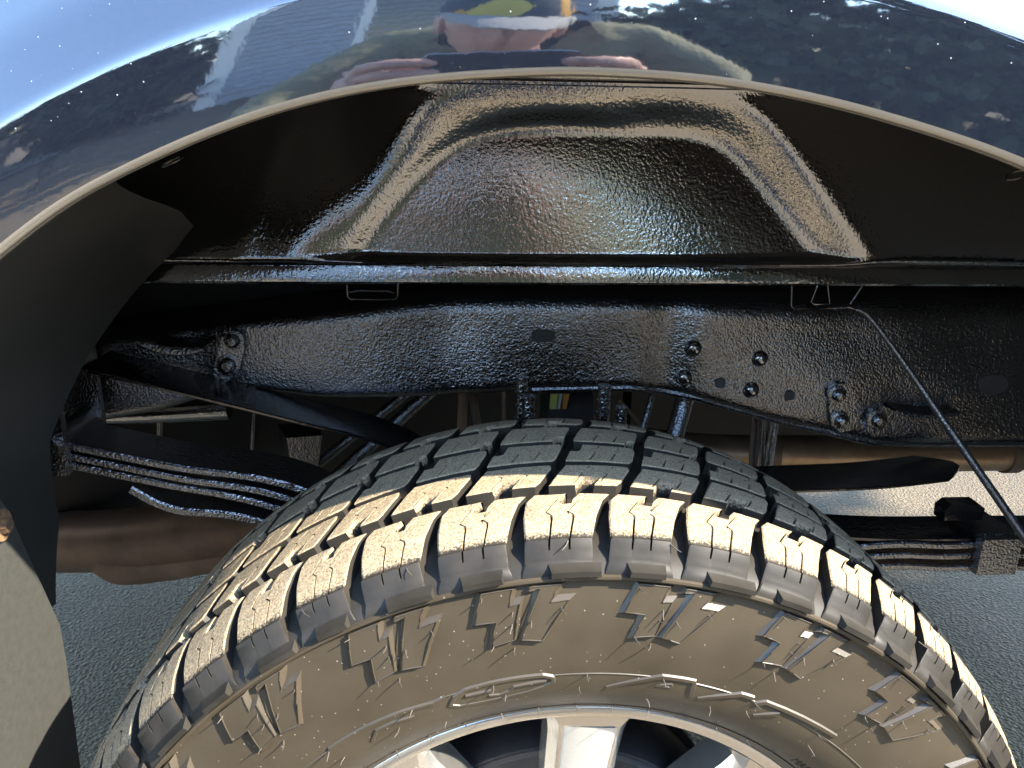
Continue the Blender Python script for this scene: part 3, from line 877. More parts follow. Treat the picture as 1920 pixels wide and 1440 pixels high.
def block(name, gl, gr, vs, left, right, sip, notch, jit, floor_r, wear_fn, back_cut=0):
    """gl > gr angles of the left/right groove. vs: stations [(y, r)]. left/right(v)-> half gap angle.
    sip: list of u positions; notch: (u0,u1,v0,v1,depth)"""
    mb = MB()
    nv = len(vs)
    # columns
    cols = [0.0, 0.025]
    for s_ in sip: cols += [s_-0.017, s_-0.0095, s_+0.0095, s_+0.017]
    if notch: 
        for q in notch: cols += [q[0]-0.012, q[0]+0.012, q[1]-0.012, q[1]+0.012]
    cols += [0.5, 0.975, 1.0]
    cols = sorted(set(round(c, 4) for c in cols))
    cols = [c for i, c in enumerate(cols) if i == 0 or c-cols[i-1] > 0.0035]
    P = []; A_ = []; B = []
    for j, (y, r_) in enumerate(vs):
        tl = gl+chan(y)-left(y); trr = gr+chan(y)+right(y)
        pr = []; ar = []; br = []
        for c in cols:
            zz = 0
            # zigzag sipe: shift columns near the sipe along u
            for s_ in sip:
                if abs(c-s_) < 0.021:
                    zz = sipzig(y, sip_rng)
            a = lerp(tl, trr, min(1, max(0, c+zz)))
            d = 0.0
            if j == 0 or j == nv-1: d = 0.0009
            if c in (cols[0], cols[-1]): d = 0.0009
            for s_ in sip:
                if abs(c-s_) < 0.0105 and sip_rng[0] < y < sip_rng[1]: d = 0.0055
            if notch:
                for (u0, u1, y0, y1, dd) in notch:
                    if u0 <= c <= u1 and y0 <= y <= y1: d = dd
            rr_ = r_-d
            k = random.uniform(-1, 1)*0.00012
            pr.append(((rr_+k)*math.cos(a+jit), y, (rr_+k)*math.sin(a+jit)))
            ar.append(wear_fn(y, d))
            fr = floor_r(y)
            br.append((fr*math.cos(a+jit), y, fr*math.sin(a+jit)))
        P.append(pr); A_.append(ar); B.append(br)
    idx = mb.grid(P, A=A_)
    # skirt
    ring = [(0, i) for i in range(len(cols))] + [(j, len(cols)-1) for j in range(1, nv)] + [(nv-1, i) for i in range(len(cols)-2, -1, -1)] + [(j, 0) for j in range(nv-2, 0, -1)]
    bi = [mb.vert(B[j][i], 0.0) for j, i in ring]
    ti = [mb.vert(P[j][i], 0.0) for j, i in ring]
    for k in range(len(ring)):
        k2 = (k+1) % len(ring)
        mb.f.append((ti[k], ti[k2], bi[k2], bi[k]))
    return mb

def sipzig(y, rng):
    t = (y-rng[0])/(rng[1]-rng[0])
    if t < 0 or t > 1: t = min(1, max(0, t))
    # zig: straight, jump, slanted back
    if t < 0.55: return lerp(0.0, 0.03, t/0.55)
    if t < 0.62: return lerp(0.03, -0.075, (t-0.55)/0.07)
    return lerp(-0.075, 0.06, (t-0.62)/0.38)

gap = math.radians
for i in range(NP):
    gl = gro[i]; gr = gro[(i+1) % NP]
    if gr > gl: gr -= 2*math.pi
    jt = 0.0
    # --- outer shoulder block
    ys = [.0520, .0510, .0485, .0455, .0448, .0418, .0406, .036, .0337, .0307, .028, .024, .020, .017, .0145, .0125, .0105]
    vs = [(y, Rt(y) if y > .0125 else .3845) for y in ys]
    vs = [(y, min(r_, lerp(.3868, .3992, min(1, (y-.0135)/.02))) if y < .03 else r_) for y, r_ in vs]
    vs[-2] = (.0118, .3850); vs[-1] = (.0098, .3822)
    low = [(.0082, .3790), (.0066, .3760), (.0052, .3738), (.0048, .3728), (.0020, .3700), (.0004, .3675), (-.0004, .3652)]
    allv = vs+low
    sip_rng = (.0092, .0478)
    def lf(y): return gap(interp([-.001, .004, .012, .03, .045, .055], [0.2, 0.6, 0.8, 0.62, 0.45, 0.55], y))
    def rf(y): return gap(interp([-.001, .004, .012, .03, .045, .055], [0.5, 0.95, 1.05, 0.6, 0.28, 0.3], y))
    def fl(y): return interp([-.001, .0, .004, .010, .02, .032, .06], [.3645, .3650, .3690, .3730, .3780, Rt(.032)-.0112, Rt(.05)-.0112], y)
    def wf(y, d): return (0.0 if d > .002 else interp([.010, .0145, .018, .024], [0.0, 0.22, 0.75, 1.0], y))
    mb = block('tread_block', gl, gr, allv, lf, rf, [0.36, 0.66], [(0.42, 0.60, .0412, .06, .0095)], jt, fl, wf)
    # raised foot pad near the rib, alternating long and short
    u0, u1 = (0.30, 0.80) if i % 2 else (0.34, 0.97)
    pa, pb_ = lerp(gl, gr, u0), lerp(gl, gr, u1)
    P = []; 
    for (y, r_, e_) in ((.0035, .3722, .0), (.0030, .3718, .0), (-.0052, .3700, .006), (-.0052, .3662, .004), (-.0012, .3655, .0)):
        a0 = pa-e_*0.6; a1 = pb_+e_*0.6
        P.append([(r_*math.cos(lerp(a0, a1, t)), y, r_*math.sin(lerp(a0, a1, t))) for t in (0, .25, .5, .75, 1)])
    ix = mb.grid(P)
    for e_ in (0, 4):
        mb.f.append(tuple(ix[k][e_] for k in range(5)))
    mb.build('tread_block', 'tread', tyre, 32)
    # --- inner rows
    for (ya, yb, la, ra, sp, nt_) in (
            (.0632, .0948, 0.62, 0.56, [0.34, 0.70], [(0.40, 0.66, .05, .0735, .0105)]),
            (.1025, .1360, 0.62, 0.56, [0.36, 0.68], [(-.1, 0.13, .122, .2, .0100)]),
            (.1438, .1775, 0.62, 0.56, [0.33, 0.66], [(0.87, 1.1, .10, .1525, .0100)]),
            (.1875, .2400, 0.6, 0.6, [0.36, 0.66], [(0.40, 0.62, .17, .1955, .0100)])):
        L = yb-ya
        fr_ = [0, .03, .145, .17, .255, .28, .31, .335, .42, .52, .55, .60, .62, .72, .84, .97, 1]
        vs = [(ya+L*q, Rt(ya+L*q)) for q in fr_]
        sip_rng = (ya+L*.12, ya+L*.88)
        skew = random.uniform(-0.1, 0.1)
        def lf2(y, ya=ya, yb=yb, la=la): 
            t = (y-ya)/(yb-ya); return gap(la+0.12*max(0, (t-.65)/.35)+skew*0.5)
        def rf2(y, ya=ya, yb=yb, ra=ra):
            t = (y-ya)/(yb-ya); return gap(ra+0.30*max(0, (t-.82)/.18)-skew*0.5+0.25*max(0, (.15-t)/.15))
        def fl2(y): return Rt(y)-.0117
        def wf2(y, d): return 0.0 if d > .002 else 1.0
        mb = block('tread_block', gl, gr, vs, lf2, rf2, sp, nt_, jt, fl2, wf2)
        mb.build('tread_block', 'tread', tyre, 32)

# ---- sidewall ornaments
def side(px, py, Y=-0.0015):
    p = at(px, py, Y)
    return math.atan2(p.z, p.x), math.hypot(p.x, p.z)
def ay(a, r_, h):
    y0 = interp([.24, .2524, .266, .2855, .300, .332, .348, .3595], [.03, .0165, .0075, .0018, 0, -.0012, .0006, .0025], r_)
    return (r_*math.cos(a), y0-h, r_*math.sin(a))
# the pair of lightning bolts, traced in local (arc, radius) coordinates
def loc(pts, ox, oy, s_):
    return [side(ox+x/s_, oy+y/s_) for x, y in pts]
A0 = math.radians(98.2)
def arcl(pts): return [((A0-a)*.335, r_) for a, r_ in pts]
boltA = arcl(loc([(1065, 200), (1290, 162), (1268, 288), (1340, 268), (1305, 512), (1150, 562), (1172, 392), (1026, 412)], 620, 1060, 3.79))
boltB = arcl(loc([(1424, 140), (1636, 122), (1562, 256), (1692, 243), (1500, 520), (1352, 513), (1490, 172), (1410, 186)], 620, 1060, 3.79))
ga = [side(x, y)[0] for x, y in ((478, 1320), (700, 1225), (975, 1150), (1255, 1150), (1505, 1205), (1685, 1300), (1800, 1395))]
stp = (ga[1]-ga[4])/3
bolt_angles = []
a = ga[2]
k = 0
while k < int(round(2*math.pi/stp)):
    bolt_angles.append(ga[2]-stp*k); k += 1
mid_off = A0-ga[2]
for ba in bolt_angles:
    for bl in (boltA, boltB):
        mb = MB()
        mb.prism(bl, lambda p, h: ay(ba+mid_off-p[0]/.335, min(p[1], .3592), h), -0.0006, 0.0031, 0.0034)
        ring = []
        for q in range(len(bl)):
            p0, p1 = bl[q], bl[(q+1) % len(bl)]
            ring += [ay(ba+mid_off-lerp(p0[0], p1[0], w_)/.335, min(lerp(p0[1], p1[1], w_), .3592), 0.0032) for w_ in (0, .5)]
        mb.tube(ring+[ring[0]], 0.00050, 6, False)
        o = mb.build('lightning_emblem', 'side', tyre, 8)
# raised letters near the bead
def plate(pts, ox, oy, s_, h=0.0019, nm='raised_letter', off=0.0012):
    pl = [((A0-a)*.27, r_) for a, r_ in (side(ox+x/s_, oy+y/s_, .006) for x, y in pts)]
    mb = MB(); mb.prism(pl, lambda p, hh: ay(A0-p[0]/.27, p[1], hh), -0.0006, h, off)
    ring = []
    for q in range(len(pl)):
        p0, p1 = pl[q], pl[(q+1) % len(pl)]
        ring += [ay(A0-lerp(p0[0], p1[0], w_)/.27, lerp(p0[1], p1[1], w_), h) for w_ in (0, .35, .7)]
    mb.tube(ring+[ring[0]], 0.00045, 6, False)
    return mb.build(nm, 'side', tyre, 8)
def ridge(pts, ox, oy, s_, w_=0.0013, h=0.0014, closed=False):
    pl = [Vector(((A0-a)*.27, r_)) for a, r_ in (side(ox+x/s_, oy+y/s_, .006) for x, y in pts)]
    c = []
    for a, b_ in zip(pl, pl[1:]+([pl[0]] if closed else [])):
        c += [a.lerp(b_, k/4) for k in range(4)]
    if not closed: c.append(pl[-1])
    nC = len(c)
    P = []
    for k, p in enumerate(c):
        q0 = c[(k-1) % nC] if closed else c[max(k-1, 0)]; q1 = c[(k+1) % nC] if closed else c[min(k+1, nC-1)]
        t = (q1-q0).normalized(); nn = Vector((-t.y, t.x))
        P.append([ay(A0-(p+nn*o_).x/.27, (p+nn*o_).y, hh) for o_, hh in ((-w_-.0012, -.0004), (-w_, h), (w_, h), (w_+.0012, -.0004))])
    mb = MB(); mb.grid(P, closeu=closed)
    return mb.build('raised_letter', 'side', tyre, 12)
ridge([(135, 852), (525, 757), (748, 790), (732, 915)], 1100, 1060, 3.79)
ridge([(490, 834), (590, 818), (592, 846)], 1100, 1060, 3.79, 0.0007, 0.0010, True)
ridge([(780, 932), (1080, 882), (1165, 908)], 1100, 1060, 3.79)
ridge([(1185, 950), (1250, 937), (1740, 1175)], 1100, 1060, 3.79)
ridge([(1172, 1052), (1350, 1022)], 1100, 1060, 3.79)
ridge([(848, 975), (880, 905), (960, 850), (1120, 805), (1320, 768), (1500, 748), (1570, 762), (1575, 800), (1520, 840), (1400, 885), (1230, 930), (1050, 965), (920, 985)], 620, 1060, 3.79, 0.0010, 0.0013, True)
ridge([(960, 900), (1140, 862)], 620, 1060, 3.79, 0.0007)
ridge([(1125, 905), (1200, 900), (1270, 870), (1300, 835), (1530, 790)], 620, 1060, 3.79, 0.0007)
ridge([(300, 1228), (332, 1140), (450, 1088), (602, 1048)], 620, 1060, 3.79, 0.0009)
ridge([(0, 1265), (250, 1115), (500, 1010), (735, 945), (822, 900)], 620, 1060, 3.79, 0.0010)
# tiny moulded word next to the bead at the right
cu = bpy.data.curves.new('moulded_word', 'FONT'); cu.body = 'MADE IN'; cu.size = 0.0085; cu.extrude = 0.0004
ow = bpy.data.objects.new('moulded_word', cu); col.objects.link(ow)
dg = bpy.context.evaluated_depsgraph_get()
tm = bpy.data.meshes.new_from_object(ow.evaluated_get(dg))
bpy.data.objects.remove(ow)
aw, rw = side(1488, 1418, .014)
for v in tm.vertices:
    x, yy, zz = v.co
    aa = aw-x/.262; rr_ = rw+yy-0.004
    v.co = Vector(ay(aa, rr_, zz+0.0002))
tm.materials.append(M['tread'])
link('moulded_word', tm, tyre)

# vent hairs (thin rubber spikes)
hairs = []
for ba in bolt_angles[:4]+bolt_angles[-5:]:
    for (x, y) in ((1075, 240), (1165, 560), (1300, 330), (1290, 410), (1420, 390), (1632, 295), (1308, 590)):
        a, r_ = side(620+x/3.79, 1060+y/3.79)
        hairs.append((a-ga[2]+ba, r_))
for k in range(60):
    hairs.append((2*math.pi*k/60+random.uniform(-.02, .02), .2885)) if k % 2 else None
    hairs.append((2*math.pi*k/60, .2520))
for k in range(40):
    hairs.append((2*math.pi*k/40+random.uniform(-.04, .04), random.uniform(.262, .280)))
hm = []
for q in range(5):
    mb = MB()
    b1 = random.uniform(-.5, .5); b2 = random.uniform(-.2, .5); Lh = random.uniform(.0060, .0095)
    mb.tube([(0, 0.0005, 0), (0.0004*b1, -Lh*.5, 0.0003*b2), (0.0016*b1, -Lh, -0.0012*b2-0.0008)], [.00050, .00040, .00024], 6)
    hm.append(mb.mesh('vent_hair', 'hair', 60))
for a, r_ in hairs:
    p = ay(a, r_, 0.0008)
    o = link('vent_hair', random.choice(hm), tyre, p)
    o.rotation_euler = (random.uniform(-.3, .3), random.uniform(0, 6.28), random.uniform(-.3, .3))
# hairs on the shoulder blocks
for i in range(NP):
    if random.random() < 0.6:
        a = lerp(gro[i], gro[i]-math.radians(7.6), random.uniform(.15, .9))
        o = link('vent_hair', random.choice(hm), tyre, (.3835*math.cos(a), .0105, .3835*math.sin(a)))
        o.rotation_euler = (random.uniform(-.3, .3)+.5, random.uniform(0, 6.28), random.uniform(-.3, .3))

# ================================================================== rim
mb = MB()
mb.lathe([(.2330, .050), (.2400, .0350), (.2432, .0285), (.2431, .0268), (.2422, .0258), (.2408, .0254), (.2375, .0254), (.2345, .0258), (.2335, .0266), (.2328, .0280), (.2325, .0290)], 220)
rim = part(mb, 'rim', 'alu', 50, 'polished aluminium alloy rim')
mb = MB()
mb.lathe([(.2324, .0291), (.2290, .0330), (.2265, .0450), (.222, .075), (.212, .10), (.205, .16), (.212, .22)], 160)
mb.build('barrel', 'dark_iron', rim, 50)
mb = MB()
mb.lathe([(.001, .034), (.03, .034), (.034, .037), (.036, .046), (.08, .050), (.088, .056), (.09, .09)], 80)
mb.build('hub', 'alu_face', rim, 35)
NS = 9
for k in range(NS):
    a = math.radians(86.2)+2*math.pi*k/NS
    ca, sa = math.cos(a), math.sin(a)
    def sp(t, r_, y): return (r_*ca+t*sa, y, r_*sa-t*ca)
    mb = MB()
    P = []
    for q in range(13):
        f_ = q/12
        r_ = lerp(.231, .085, f_)
        fl_ = 0.016*max(0, 1-f_/0.12)**2
        wt = lerp(.0215, .0155, f_)+fl_*0.5
        wb = wt+.0085+fl_*0.6
        yt = lerp(.0300, .040, f_)+0.004*math.sin(math.pi*f_)
        if r_ > .2285: yt = .0305
        P.append([sp(-wb, r_, yt+.040), sp(-wb, r_, yt+.010), sp(-wt-.0022, r_, yt+.0012), sp(-wt, r_, yt), sp(0, r_, yt-.0003), sp(wt, r_, yt), sp(wt+.0022, r_, yt+.0012), sp(wb, r_, yt+.010), sp(wb, r_, yt+.040)])
    mb.grid(P)
    mb.build('spoke', 'alu', rim, 25)
    mb = MB()
    P = []
    for q in range(9):
        f_ = q/8; r_ = lerp(.2195, .10, f_)
        ff = (.231-r_)/.146
        wt = lerp(.0215, .0155, ff)-.0012
        yt = lerp(.0300, .040, ff)+0.004*math.sin(math.pi*ff)-.0009
        P.append([sp(-wt, r_, yt+.0008), sp(-wt*.9, r_, yt), sp(wt*.9, r_, yt), sp(wt, r_, yt+.0008)])
    mb.grid(P)
    mb.build('spoke_face', 'alu_face', rim, 40)

# ================================================================== things behind the camera (seen as reflections)
# ---- house
house = empty('house', (0, -9.4, 0))
tag(house, 'grey blue house with horizontal siding and white trim, mirrored in the fender', 'house')
hx0, hx1 = -2.35, 1.55
for k in range(28):
    mb = MB(); z = 0.25+k*0.155
    P = [[(hx0, -0.02, z), (hx0, 0.024, z), (hx0, -0.012, z+.165)], [(hx1, -0.02, z), (hx1, 0.024, z), (hx1, -0.012, z+.165)]]
    mb.grid(P); mb.build('siding_board', 'siding', house, None)
mb = MB(); mb.box((hx0, -5.0, 0), (hx1, -0.021, 4.65)); mb.build('wall', 'siding', house, None)
mb = MB(); mb.box((hx0-0.25, -0.03, 0), (hx0+0.002, 0.035, 4.65)); mb.build('corner_board', 'trim', house, None)
mb = MB(); mb.box((hx1-0.002, -0.03, 0), (hx1+0.25, 0.035, 4.65)); mb.build('corner_board', 'trim', house, None)
mb = MB()
mb.prism([(hx0-.5, 4.6), (hx1+.5, 4.6), ((hx0+hx1)/2, 6.4)], lambda p, h: (p[0], h, p[1]), -5.2, 0.4, 0); mb.build('roof', 'roof', house, None)
wnd = MB(); wnd.box((-0.95, 0.0, 1.15), (1.0, 0.02, 2.6)); wo = wnd.build('window', 'glass', house, None)
for a_, b_ in (((-1.08, 0, 1.03), (1.13, .05, 1.149)), ((-1.08, 0, 2.601), (1.13, .05, 2.72)), ((-1.08, 0, 1.15), (-.951, .05, 2.6)), ((1.001, 0, 1.15), (1.13, .05, 2.6)), ((.11, .021, 1.15), (.19, .05, 2.6))):
    mb = MB(); mb.box(a_, b_); mb.build('window_frame', 'trim', wo, None)

# ---- fence at the left
fence = empty('picket_fence', (-8.2, -9.0, 0))
tag(fence, 'weathered red brown picket fence, mirrored at the left of the fender', 'fence')
for k in range(32):
    mb = MB(); x = -2.9+k*0.17
    mb.prism([(x, .05), (x+.12, .05), (x+.12, 1.25), (x+.06, 1.36), (x, 1.25)], lambda p, h: (p[0], h, p[1]), -0.012, 0.012, 0); mb.build('picket', 'fence', fence, None)
for z in (.35, 1.0):
    mb = MB(); mb.box((-2.95, -.06, z), (2.6, -.0125, z+.09)); mb.build('rail', 'fence', fence, None)

# ---- trees
def tree(loc_, h, rx, label, seed):
    t = empty('garden_tree', loc_); tag(t, label, 'tree', 'trees across the yard')
    rnd = random.Random(seed)
    mb = MB(); mb.tube([(0, 0, 0), (.05, 0, h*.3), (-.04, .05, h*.62), (0, 0, h*.85)], [.16, .12, .07, .02], 9)
    for k in range(6):
        a = k*1.05+rnd.random(); z = h*(.3+.08*k)
        mb.tube([(0, 0, z), (math.cos(a)*rx*.35, math.sin(a)*rx*.35, z+h*.1), (math.cos(a)*rx*.7, math.sin(a)*rx*.7, z+h*.15)], [.05, .035, .01], 6)
    mb.build('trunk', 'bark', t)
    mb = MB()
    cl = [(Vector((rnd.gauss(0, rx*.45), rnd.gauss(0, rx*.45), h*rnd.uniform(.12, .98))), rnd.uniform(.3, .6)) for _ in range(120)]
    for c, rr_ in cl:
        for _ in range(45):
            d = Vector((rnd.gauss(0, 1), rnd.gauss(0, 1), rnd.gauss(0, .8)))*rr_*.55
            p = c+d; u_ = Vector((rnd.gauss(0, 1), rnd.gauss(0, 1), rnd.gauss(0, 1))).normalized(); v_ = u_.orthogonal().normalized(); s_ = rnd.uniform(.09, .20)
            k = [mb.vert(p+u_*s_), mb.vert(p+v_*s_*.6), mb.vert(p-u_*s_), mb.vert(p-v_*s_*.6)]
            mb.f.append(tuple(k))
    o = mb.build('crown', 'leaf', t, None)
for q in (((3.3, -9.3, 0), 5.6, 1.5, 'dense dark tree just right of the house', 1), ((6.2, -9.0, 0), 5.6, 1.9, 'broad dark tree second right of the house', 2), ((9.6, -7.8, 0), 5.4, 2.1, 'rounded dark tree farthest right across the yard', 3),
          ((-4.3, -10.2, 0), 2.2, 1.2, 'low dark tree between the house and the fence', 4), ((-7.6, -10.6, 0), 1.8, 1.5, 'low dark bush tree behind the middle of the fence', 5), ((-11.5, -9.5, 0), 1.7, 1.6, 'low dark bush tree left of the fence', 6)):
    tree(*q)

hed = empty('added_hedge', (7.4, -6.2, 0)); tag(hed, 'long dense dark green hedge added in front of the trees to darken reflections', 'hedge')  # hedge added so the fender flare mirrors something dark
rnd = random.Random(21)
mb = MB()
for _ in range(9000):
    p = Vector((rnd.uniform(-5.4, 6), rnd.gauss(0, .32), rnd.uniform(.02, 1.75))); u_ = Vector((rnd.gauss(0, 1), rnd.gauss(0, .6), rnd.gauss(0, 1))).normalized(); v_ = u_.orthogonal().normalized(); s_ = rnd.uniform(.06, .14)
    mb.f.append(tuple([mb.vert(p+u_*s_), mb.vert(p+v_*s_*.6), mb.vert(p-u_*s_), mb.vert(p-v_*s_*.6)]))
mb.build('foliage', 'leaf', hed, None)
mb = MB()
for k in range(12): mb.tube([(-5+k*.95, 0, 0), (-5+k*.95, .05, 1.2)], [.04, .015], 6)
mb.build('stem', 'bark', hed)

# tree added out of view, its crown shades the ground right of the wheel
tr = empty('added_shade_tree', (7.6, -2.85, 0)); tag(tr, 'tall slim tree with small high crown, added out of view to cast shade', 'tree')
rnd = random.Random(11)
mb = MB(); mb.tube([(0, 0, 0), (.03, 0, 2.2), (-.03, .03, 4.4), (0, 0, 6.6)], [.13, .11, .08, .03], 10); mb.build('trunk', 'bark', tr)
mb = MB()
for c in range(60):
    cc = Vector((max(-.5, min(.6, rnd.gauss(0, .35))), max(-.5, min(.5, rnd.gauss(0, .32))), rnd.uniform(5.1, 6.7)))
    for _ in range(60):
        p = cc+Vector((rnd.uniform(-.3, .3), rnd.uniform(-.3, .3), rnd.uniform(-.3, .3))); u_ = Vector((rnd.gauss(0, 1), rnd.gauss(0, 1), rnd.gauss(0, 1))).normalized(); v_ = u_.orthogonal().normalized(); s_ = rnd.uniform(.06, .12)
        mb.f.append(tuple([mb.vert(p+u_*s_), mb.vert(p+v_*s_*.6), mb.vert(p-u_*s_), mb.vert(p-v_*s_*.6)]))
mb.build('crown', 'leaf', tr, None)

# ---- dark utility trailer at the left, mirrored in the flare
trl = empty('utility_trailer', (-5.2, -5.4, 0)); trl.rotation_euler = (0, 0, 0.12)
tag(trl, 'low dark utility trailer with red lamps parked in front of the fence', 'trailer')
mb = MB(); mb.box((-1.9, -.8, .42), (1.9, .8, .50)); mb.build('bed', 'dark_iron', trl, None)
for (a_, b_) in (((-1.9, .76, .501), (1.9, .8, .98)), ((-1.9, -.8, .501), (1.9, -.76, .98)), ((-1.9, -.759, .501), (-1.86, .759, .98)), ((1.86, -.759, .501), (1.9, .759, .98))):
    mb = MB(); mb.box(a_, b_); mb.build('side_board', 'dark_iron', trl, None)
for x in (-1.75, 1.6):
    mb = MB(); mb.box((x, .801, .62), (x+.16, .83, .74)); mb.build('red_lamp', 'lamp', trl, None)
for sx in (-1, 1):
    mb = MB(); mb.lathe([(.12, -.06), (.30, -.09), (.33, -.07), (.33, .07), (.30, .09), (.12, .06)], 36); wt = mb.build('tyre', 'under', trl, 40, (.1, sx*.95, .33))
    mb = MB(); mb.lathe([(.001, .04), (.05, .05), (.13, .03), (.14, .07)], 24); mb.build('rim', 'alu', wt, 40)
    mb = MB(); mb.lathe([(.37, -.11), (.39, -.11), (.39, .11), (.37, .11)], 24, 0, math.pi); mb.build('mudguard', 'dark_iron', trl, 40, (.1, sx*.95, .33))
mb = MB(); mb.tube([(1.9, -.4, .45), (2.9, 0, .45)], .035, 8); mb.tube([(1.9, .4, .45), (2.9, 0, .45)], .035, 8); mb.tube([(2.85, 0, .45), (2.85, 0, .02)], .03, 8); mb.build('drawbar', 'dark_iron', trl)

# ---- person holding the phone
person = empty('person', (0.02, -1.02, 0))
tag(person, 'person in olive jacket and patterned cap crouching with a phone, seen as reflection', 'person')
def skin_obj(name, verts, edges, radii, m, root=0, sub=2):
    me = bpy.data.meshes.new(name)
    me.from_pydata(verts, edges, [])
    o = link(name, me, person)
    md = o.modifiers.new('skin', 'SKIN')
    for i, v in enumerate(me.skin_vertices[0].data):
        r_ = radii[i]
        v.radius = r_ if isinstance(r_, tuple) else (r_, r_)
        v.use_root = (i == root)
    sd = o.modifiers.new('sub', 'SUBSURF'); sd.levels = sub; sd.render_levels = sub
    me.materials.append(M[m])
    md.use_smooth_shade = True
    return o
# local frame: truck side is +y, x to the right of the photograph
ph = Vector((-0.02, 0.565, 1.012))         # phone centre
hL = Vector((-0.145, 0.555, 1.00)); hR = Vector((0.035, 0.555, 1.00))
V = [(0, 0.0, .50), (0, .0, .66), (0, .02, .84), (-.01, .05, 1.00), (-.02, .12, 1.04),             # 0-4 pelvis..neck base
     (-.18, .05, 1.03), (-.33, .20, .86), (hL.x-.06, hL.y-.12, .90),                          # 5-7 left arm
     (.18, .05, 1.05), (.33, .20, .88), (hR.x+.06, hR.y-.12, .90)]                           # 8-10 right arm
E_ = [(0, 1), (1, 2), (2, 3), (3, 4), (3, 5), (5, 6), (6, 7), (3, 8), (8, 9), (9, 10)]
skin_obj('jacket', V, E_, [(.17, .13), (.17, .13), (.19, .13), (.16, .10), (.07, .07), .085, .068, .048, .085, .068, .048], 'jacket')
V = [(0, 0, .50), (-.10, .02, .48), (-.16, .40, .52), (-.15, .22, .10), (.10, .02, .48), (.17, .38, .50), (.16, .20, .10)]
skin_obj('trousers', V, [(0, 1), (1, 2), (2, 3), (0, 4), (4, 5), (5, 6)], [(.15, .14), .11, .075, .055, .11, .075, .055], 'trousers')
for sx in (-1, 1):
    skin_obj('shoe', [(sx*.155, .17, .05), (sx*.155, .27, .045), (sx*.16, .40, .035)], [(0, 1), (1, 2)], [.048, .045, .034], 'shoe')
# head, neck and hands: skin
def head_mesh():
    bm = bmesh.new()
    bmesh.ops.create_uvsphere(bm, u_segments=40, v_segments=28, radius=1)
    for v in bm.verts:
        x, y, z = v.co
        sx = .074; sy = .095; sz = .115
        if z < 0: sx *= 1+0.28*z*(1 if z > -1 else 1); 
        X, Y, Z = x*sx, y*sy, z*sz
        if y > 0:                                    # face side
            Z2 = z
            nose = math.exp(-((x*sx)/.011)**2-((Z+.020)/.020)**2)*.026
            brow = math.exp(-((Z-.018)/.012)**2-((x*sx)/.05)**2)*.006
            eye = (math.exp(-((x*sx-.031)/.014)**2-((Z-.003)/.010)**2)+math.exp(-((x*sx+.031)/.014)**2-((Z-.003)/.010)**2))*.009
            mouth = math.exp(-((x*sx)/.024)**2-((Z+.057)/.006)**2)*.004
            lips = math.exp(-((x*sx)/.022)**2-((Z+.050)/.006)**2)*.004+math.exp(-((x*sx)/.020)**2-((Z+.066)/.007)**2)*.004
            chin = math.exp(-((x*sx)/.025)**2-((Z+.095)/.018)**2)*.012
            Y += nose+brow-eye-mouth+lips+chin
        v.co = (X, Y, Z)
    for s_ in (-1, 1):                               # ears
        r_ = bmesh.ops.create_uvsphere(bm, u_segments=12, v_segments=8, radius=1)
        for v in r_['verts']:
            v.co = Vector((v.co.x*.009+s_*.076, v.co.y*.020-.005, v.co.z*.032-.005))
    me = bpy.data.meshes.new('head'); bm.to_mesh(me); bm.free()
    me.polygons.foreach_set('use_smooth', [True]*len(me.polygons))
    me.materials.append(M['skin'])
    return me
hc = Vector((-0.038, .27, 1.108))
hd = link('head', head_mesh(), person, hc); hd.rotation_euler = (-0.22, 0.10, -0.05)
skin_obj('neck', [(-.02, .10, 1.0), (-.035, .22, 1.06)], [(0, 1)], [.058, .056], 'skin')
mb = MB()
P = []
for k in range(28):
    a = 2*math.pi*k/28
    P.append([(.083*math.cos(a)*math.cos(t), .104*math.sin(a)*math.cos(t), .030+.105*math.sin(t)) for t in [q*math.pi/2/9 for q in range(10)]])
mb.grid(P, closeu=True)
cap = mb.build('cap', 'cap', person, 60, hc); cap.rotation_euler = (-0.22, 0.10, -0.05)
mb = MB()
P = []
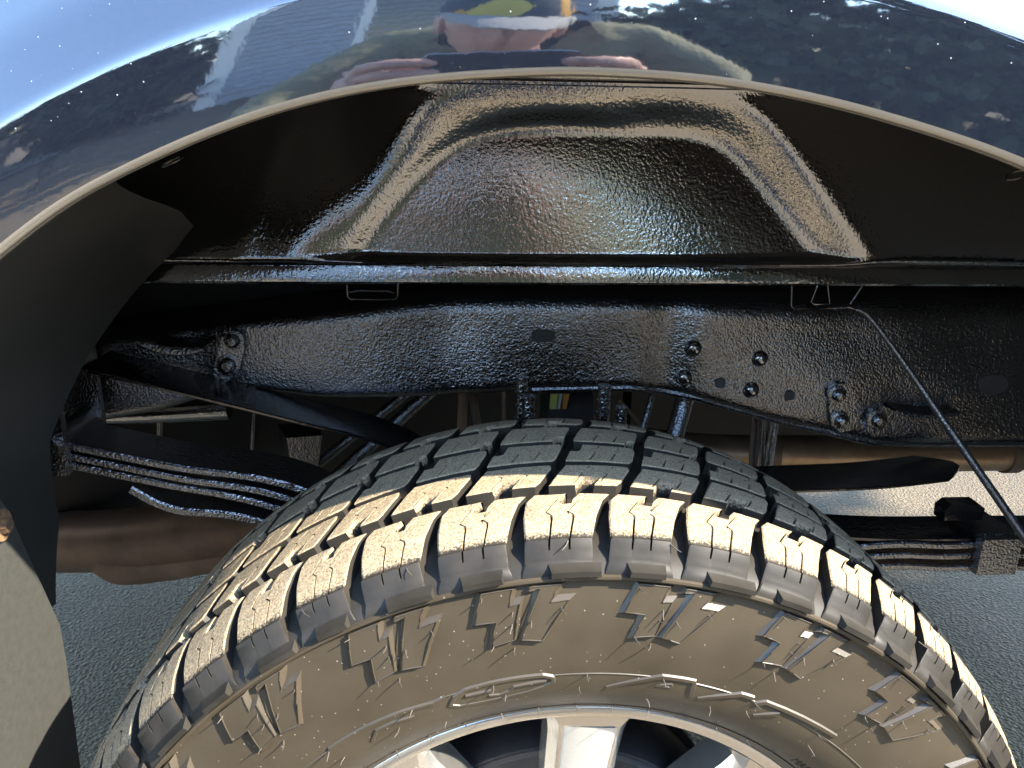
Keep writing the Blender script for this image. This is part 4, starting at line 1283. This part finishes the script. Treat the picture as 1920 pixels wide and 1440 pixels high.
for k in range(17):
    a = math.radians(lerp(20, 160, k/16)); sw = math.sin(math.pi*k/16)
    P.append([(.085*math.cos(a), .104*math.sin(a), .034), (.089*math.cos(a), .104*math.sin(a)+.04*sw, .030), (.086*math.cos(a), .104*math.sin(a)+.075*sw, .020-.004*sw), (.086*math.cos(a), .104*math.sin(a)+.074*sw, .016-.004*sw), (.085*math.cos(a), .104*math.sin(a), .030)])
mb.grid(P)
mb.build('cap_brim', 'cap_brim', cap, 50)
def hand(c, s_):
    # wrist, palm, four fingers behind the phone curling over its front, thumb along the near edge
    V = [(c.x+s_*.05, c.y-.10, .900), (c.x+s_*.045, c.y-.045, .942), (c.x+s_*.03, c.y-.02, 0.986)]
    E2 = [(0, 1), (1, 2)]; R_ = [.030, (.034, .022), (.036, .018)]
    for k in range(4):
        z = 1.021-k*.019; b0 = len(V)
        ln = (.95, 1.05, 1.0, .82)[k]
        V += [(c.x+s_*.030, c.y+.002, z), (c.x+s_*.012*ln, c.y+.024, z+.004), (c.x-s_*.016*ln, c.y+.030, z+.004), (c.x-s_*.036*ln, c.y+.022, z+.002)]
        E2 += [(2, b0), (b0, b0+1), (b0+1, b0+2), (b0+2, b0+3)]; R_ += [.0115, .010, .009, .0075]
    b0 = len(V)
    V += [(c.x+s_*.022, c.y-.028, .972), (c.x-s_*.004, c.y-.024, 1.009), (c.x-s_*.028, c.y-.016, 1.027)]
    E2 += [(1, b0), (b0, b0+1), (b0+1, b0+2)]; R_ += [.014, .0115, .009]
    return skin_obj('hand', V, E2, R_, 'skin', 0, 2)
hand(hL, -1); hand(hR, 1)
# ---- phone just behind the lens
mb = MB()
pm = Matrix((RG, UP, -fwd)).transposed().to_4x4()
poly = [(-.073, -.03), (-.067, -.036), (.067, -.036), (.073, -.03), (.073, .03), (.067, .036), (-.067, .036), (-.073, .03)]
mb.prism(poly, lambda p, h: (p[0], p[1], h), 0.0, 0.008, 0.0)
mb.f.append(tuple(range(15, 7, -1)))
pho = mb.build('phone', 'phone', None, 30)
pm.translation = CAM+Vector((0, 0, H))+RG*.052-UP*.018-fwd*.012
pho.matrix_world = pm
tag(pho, 'dark smartphone held in both hands in front of the fender', 'phone')
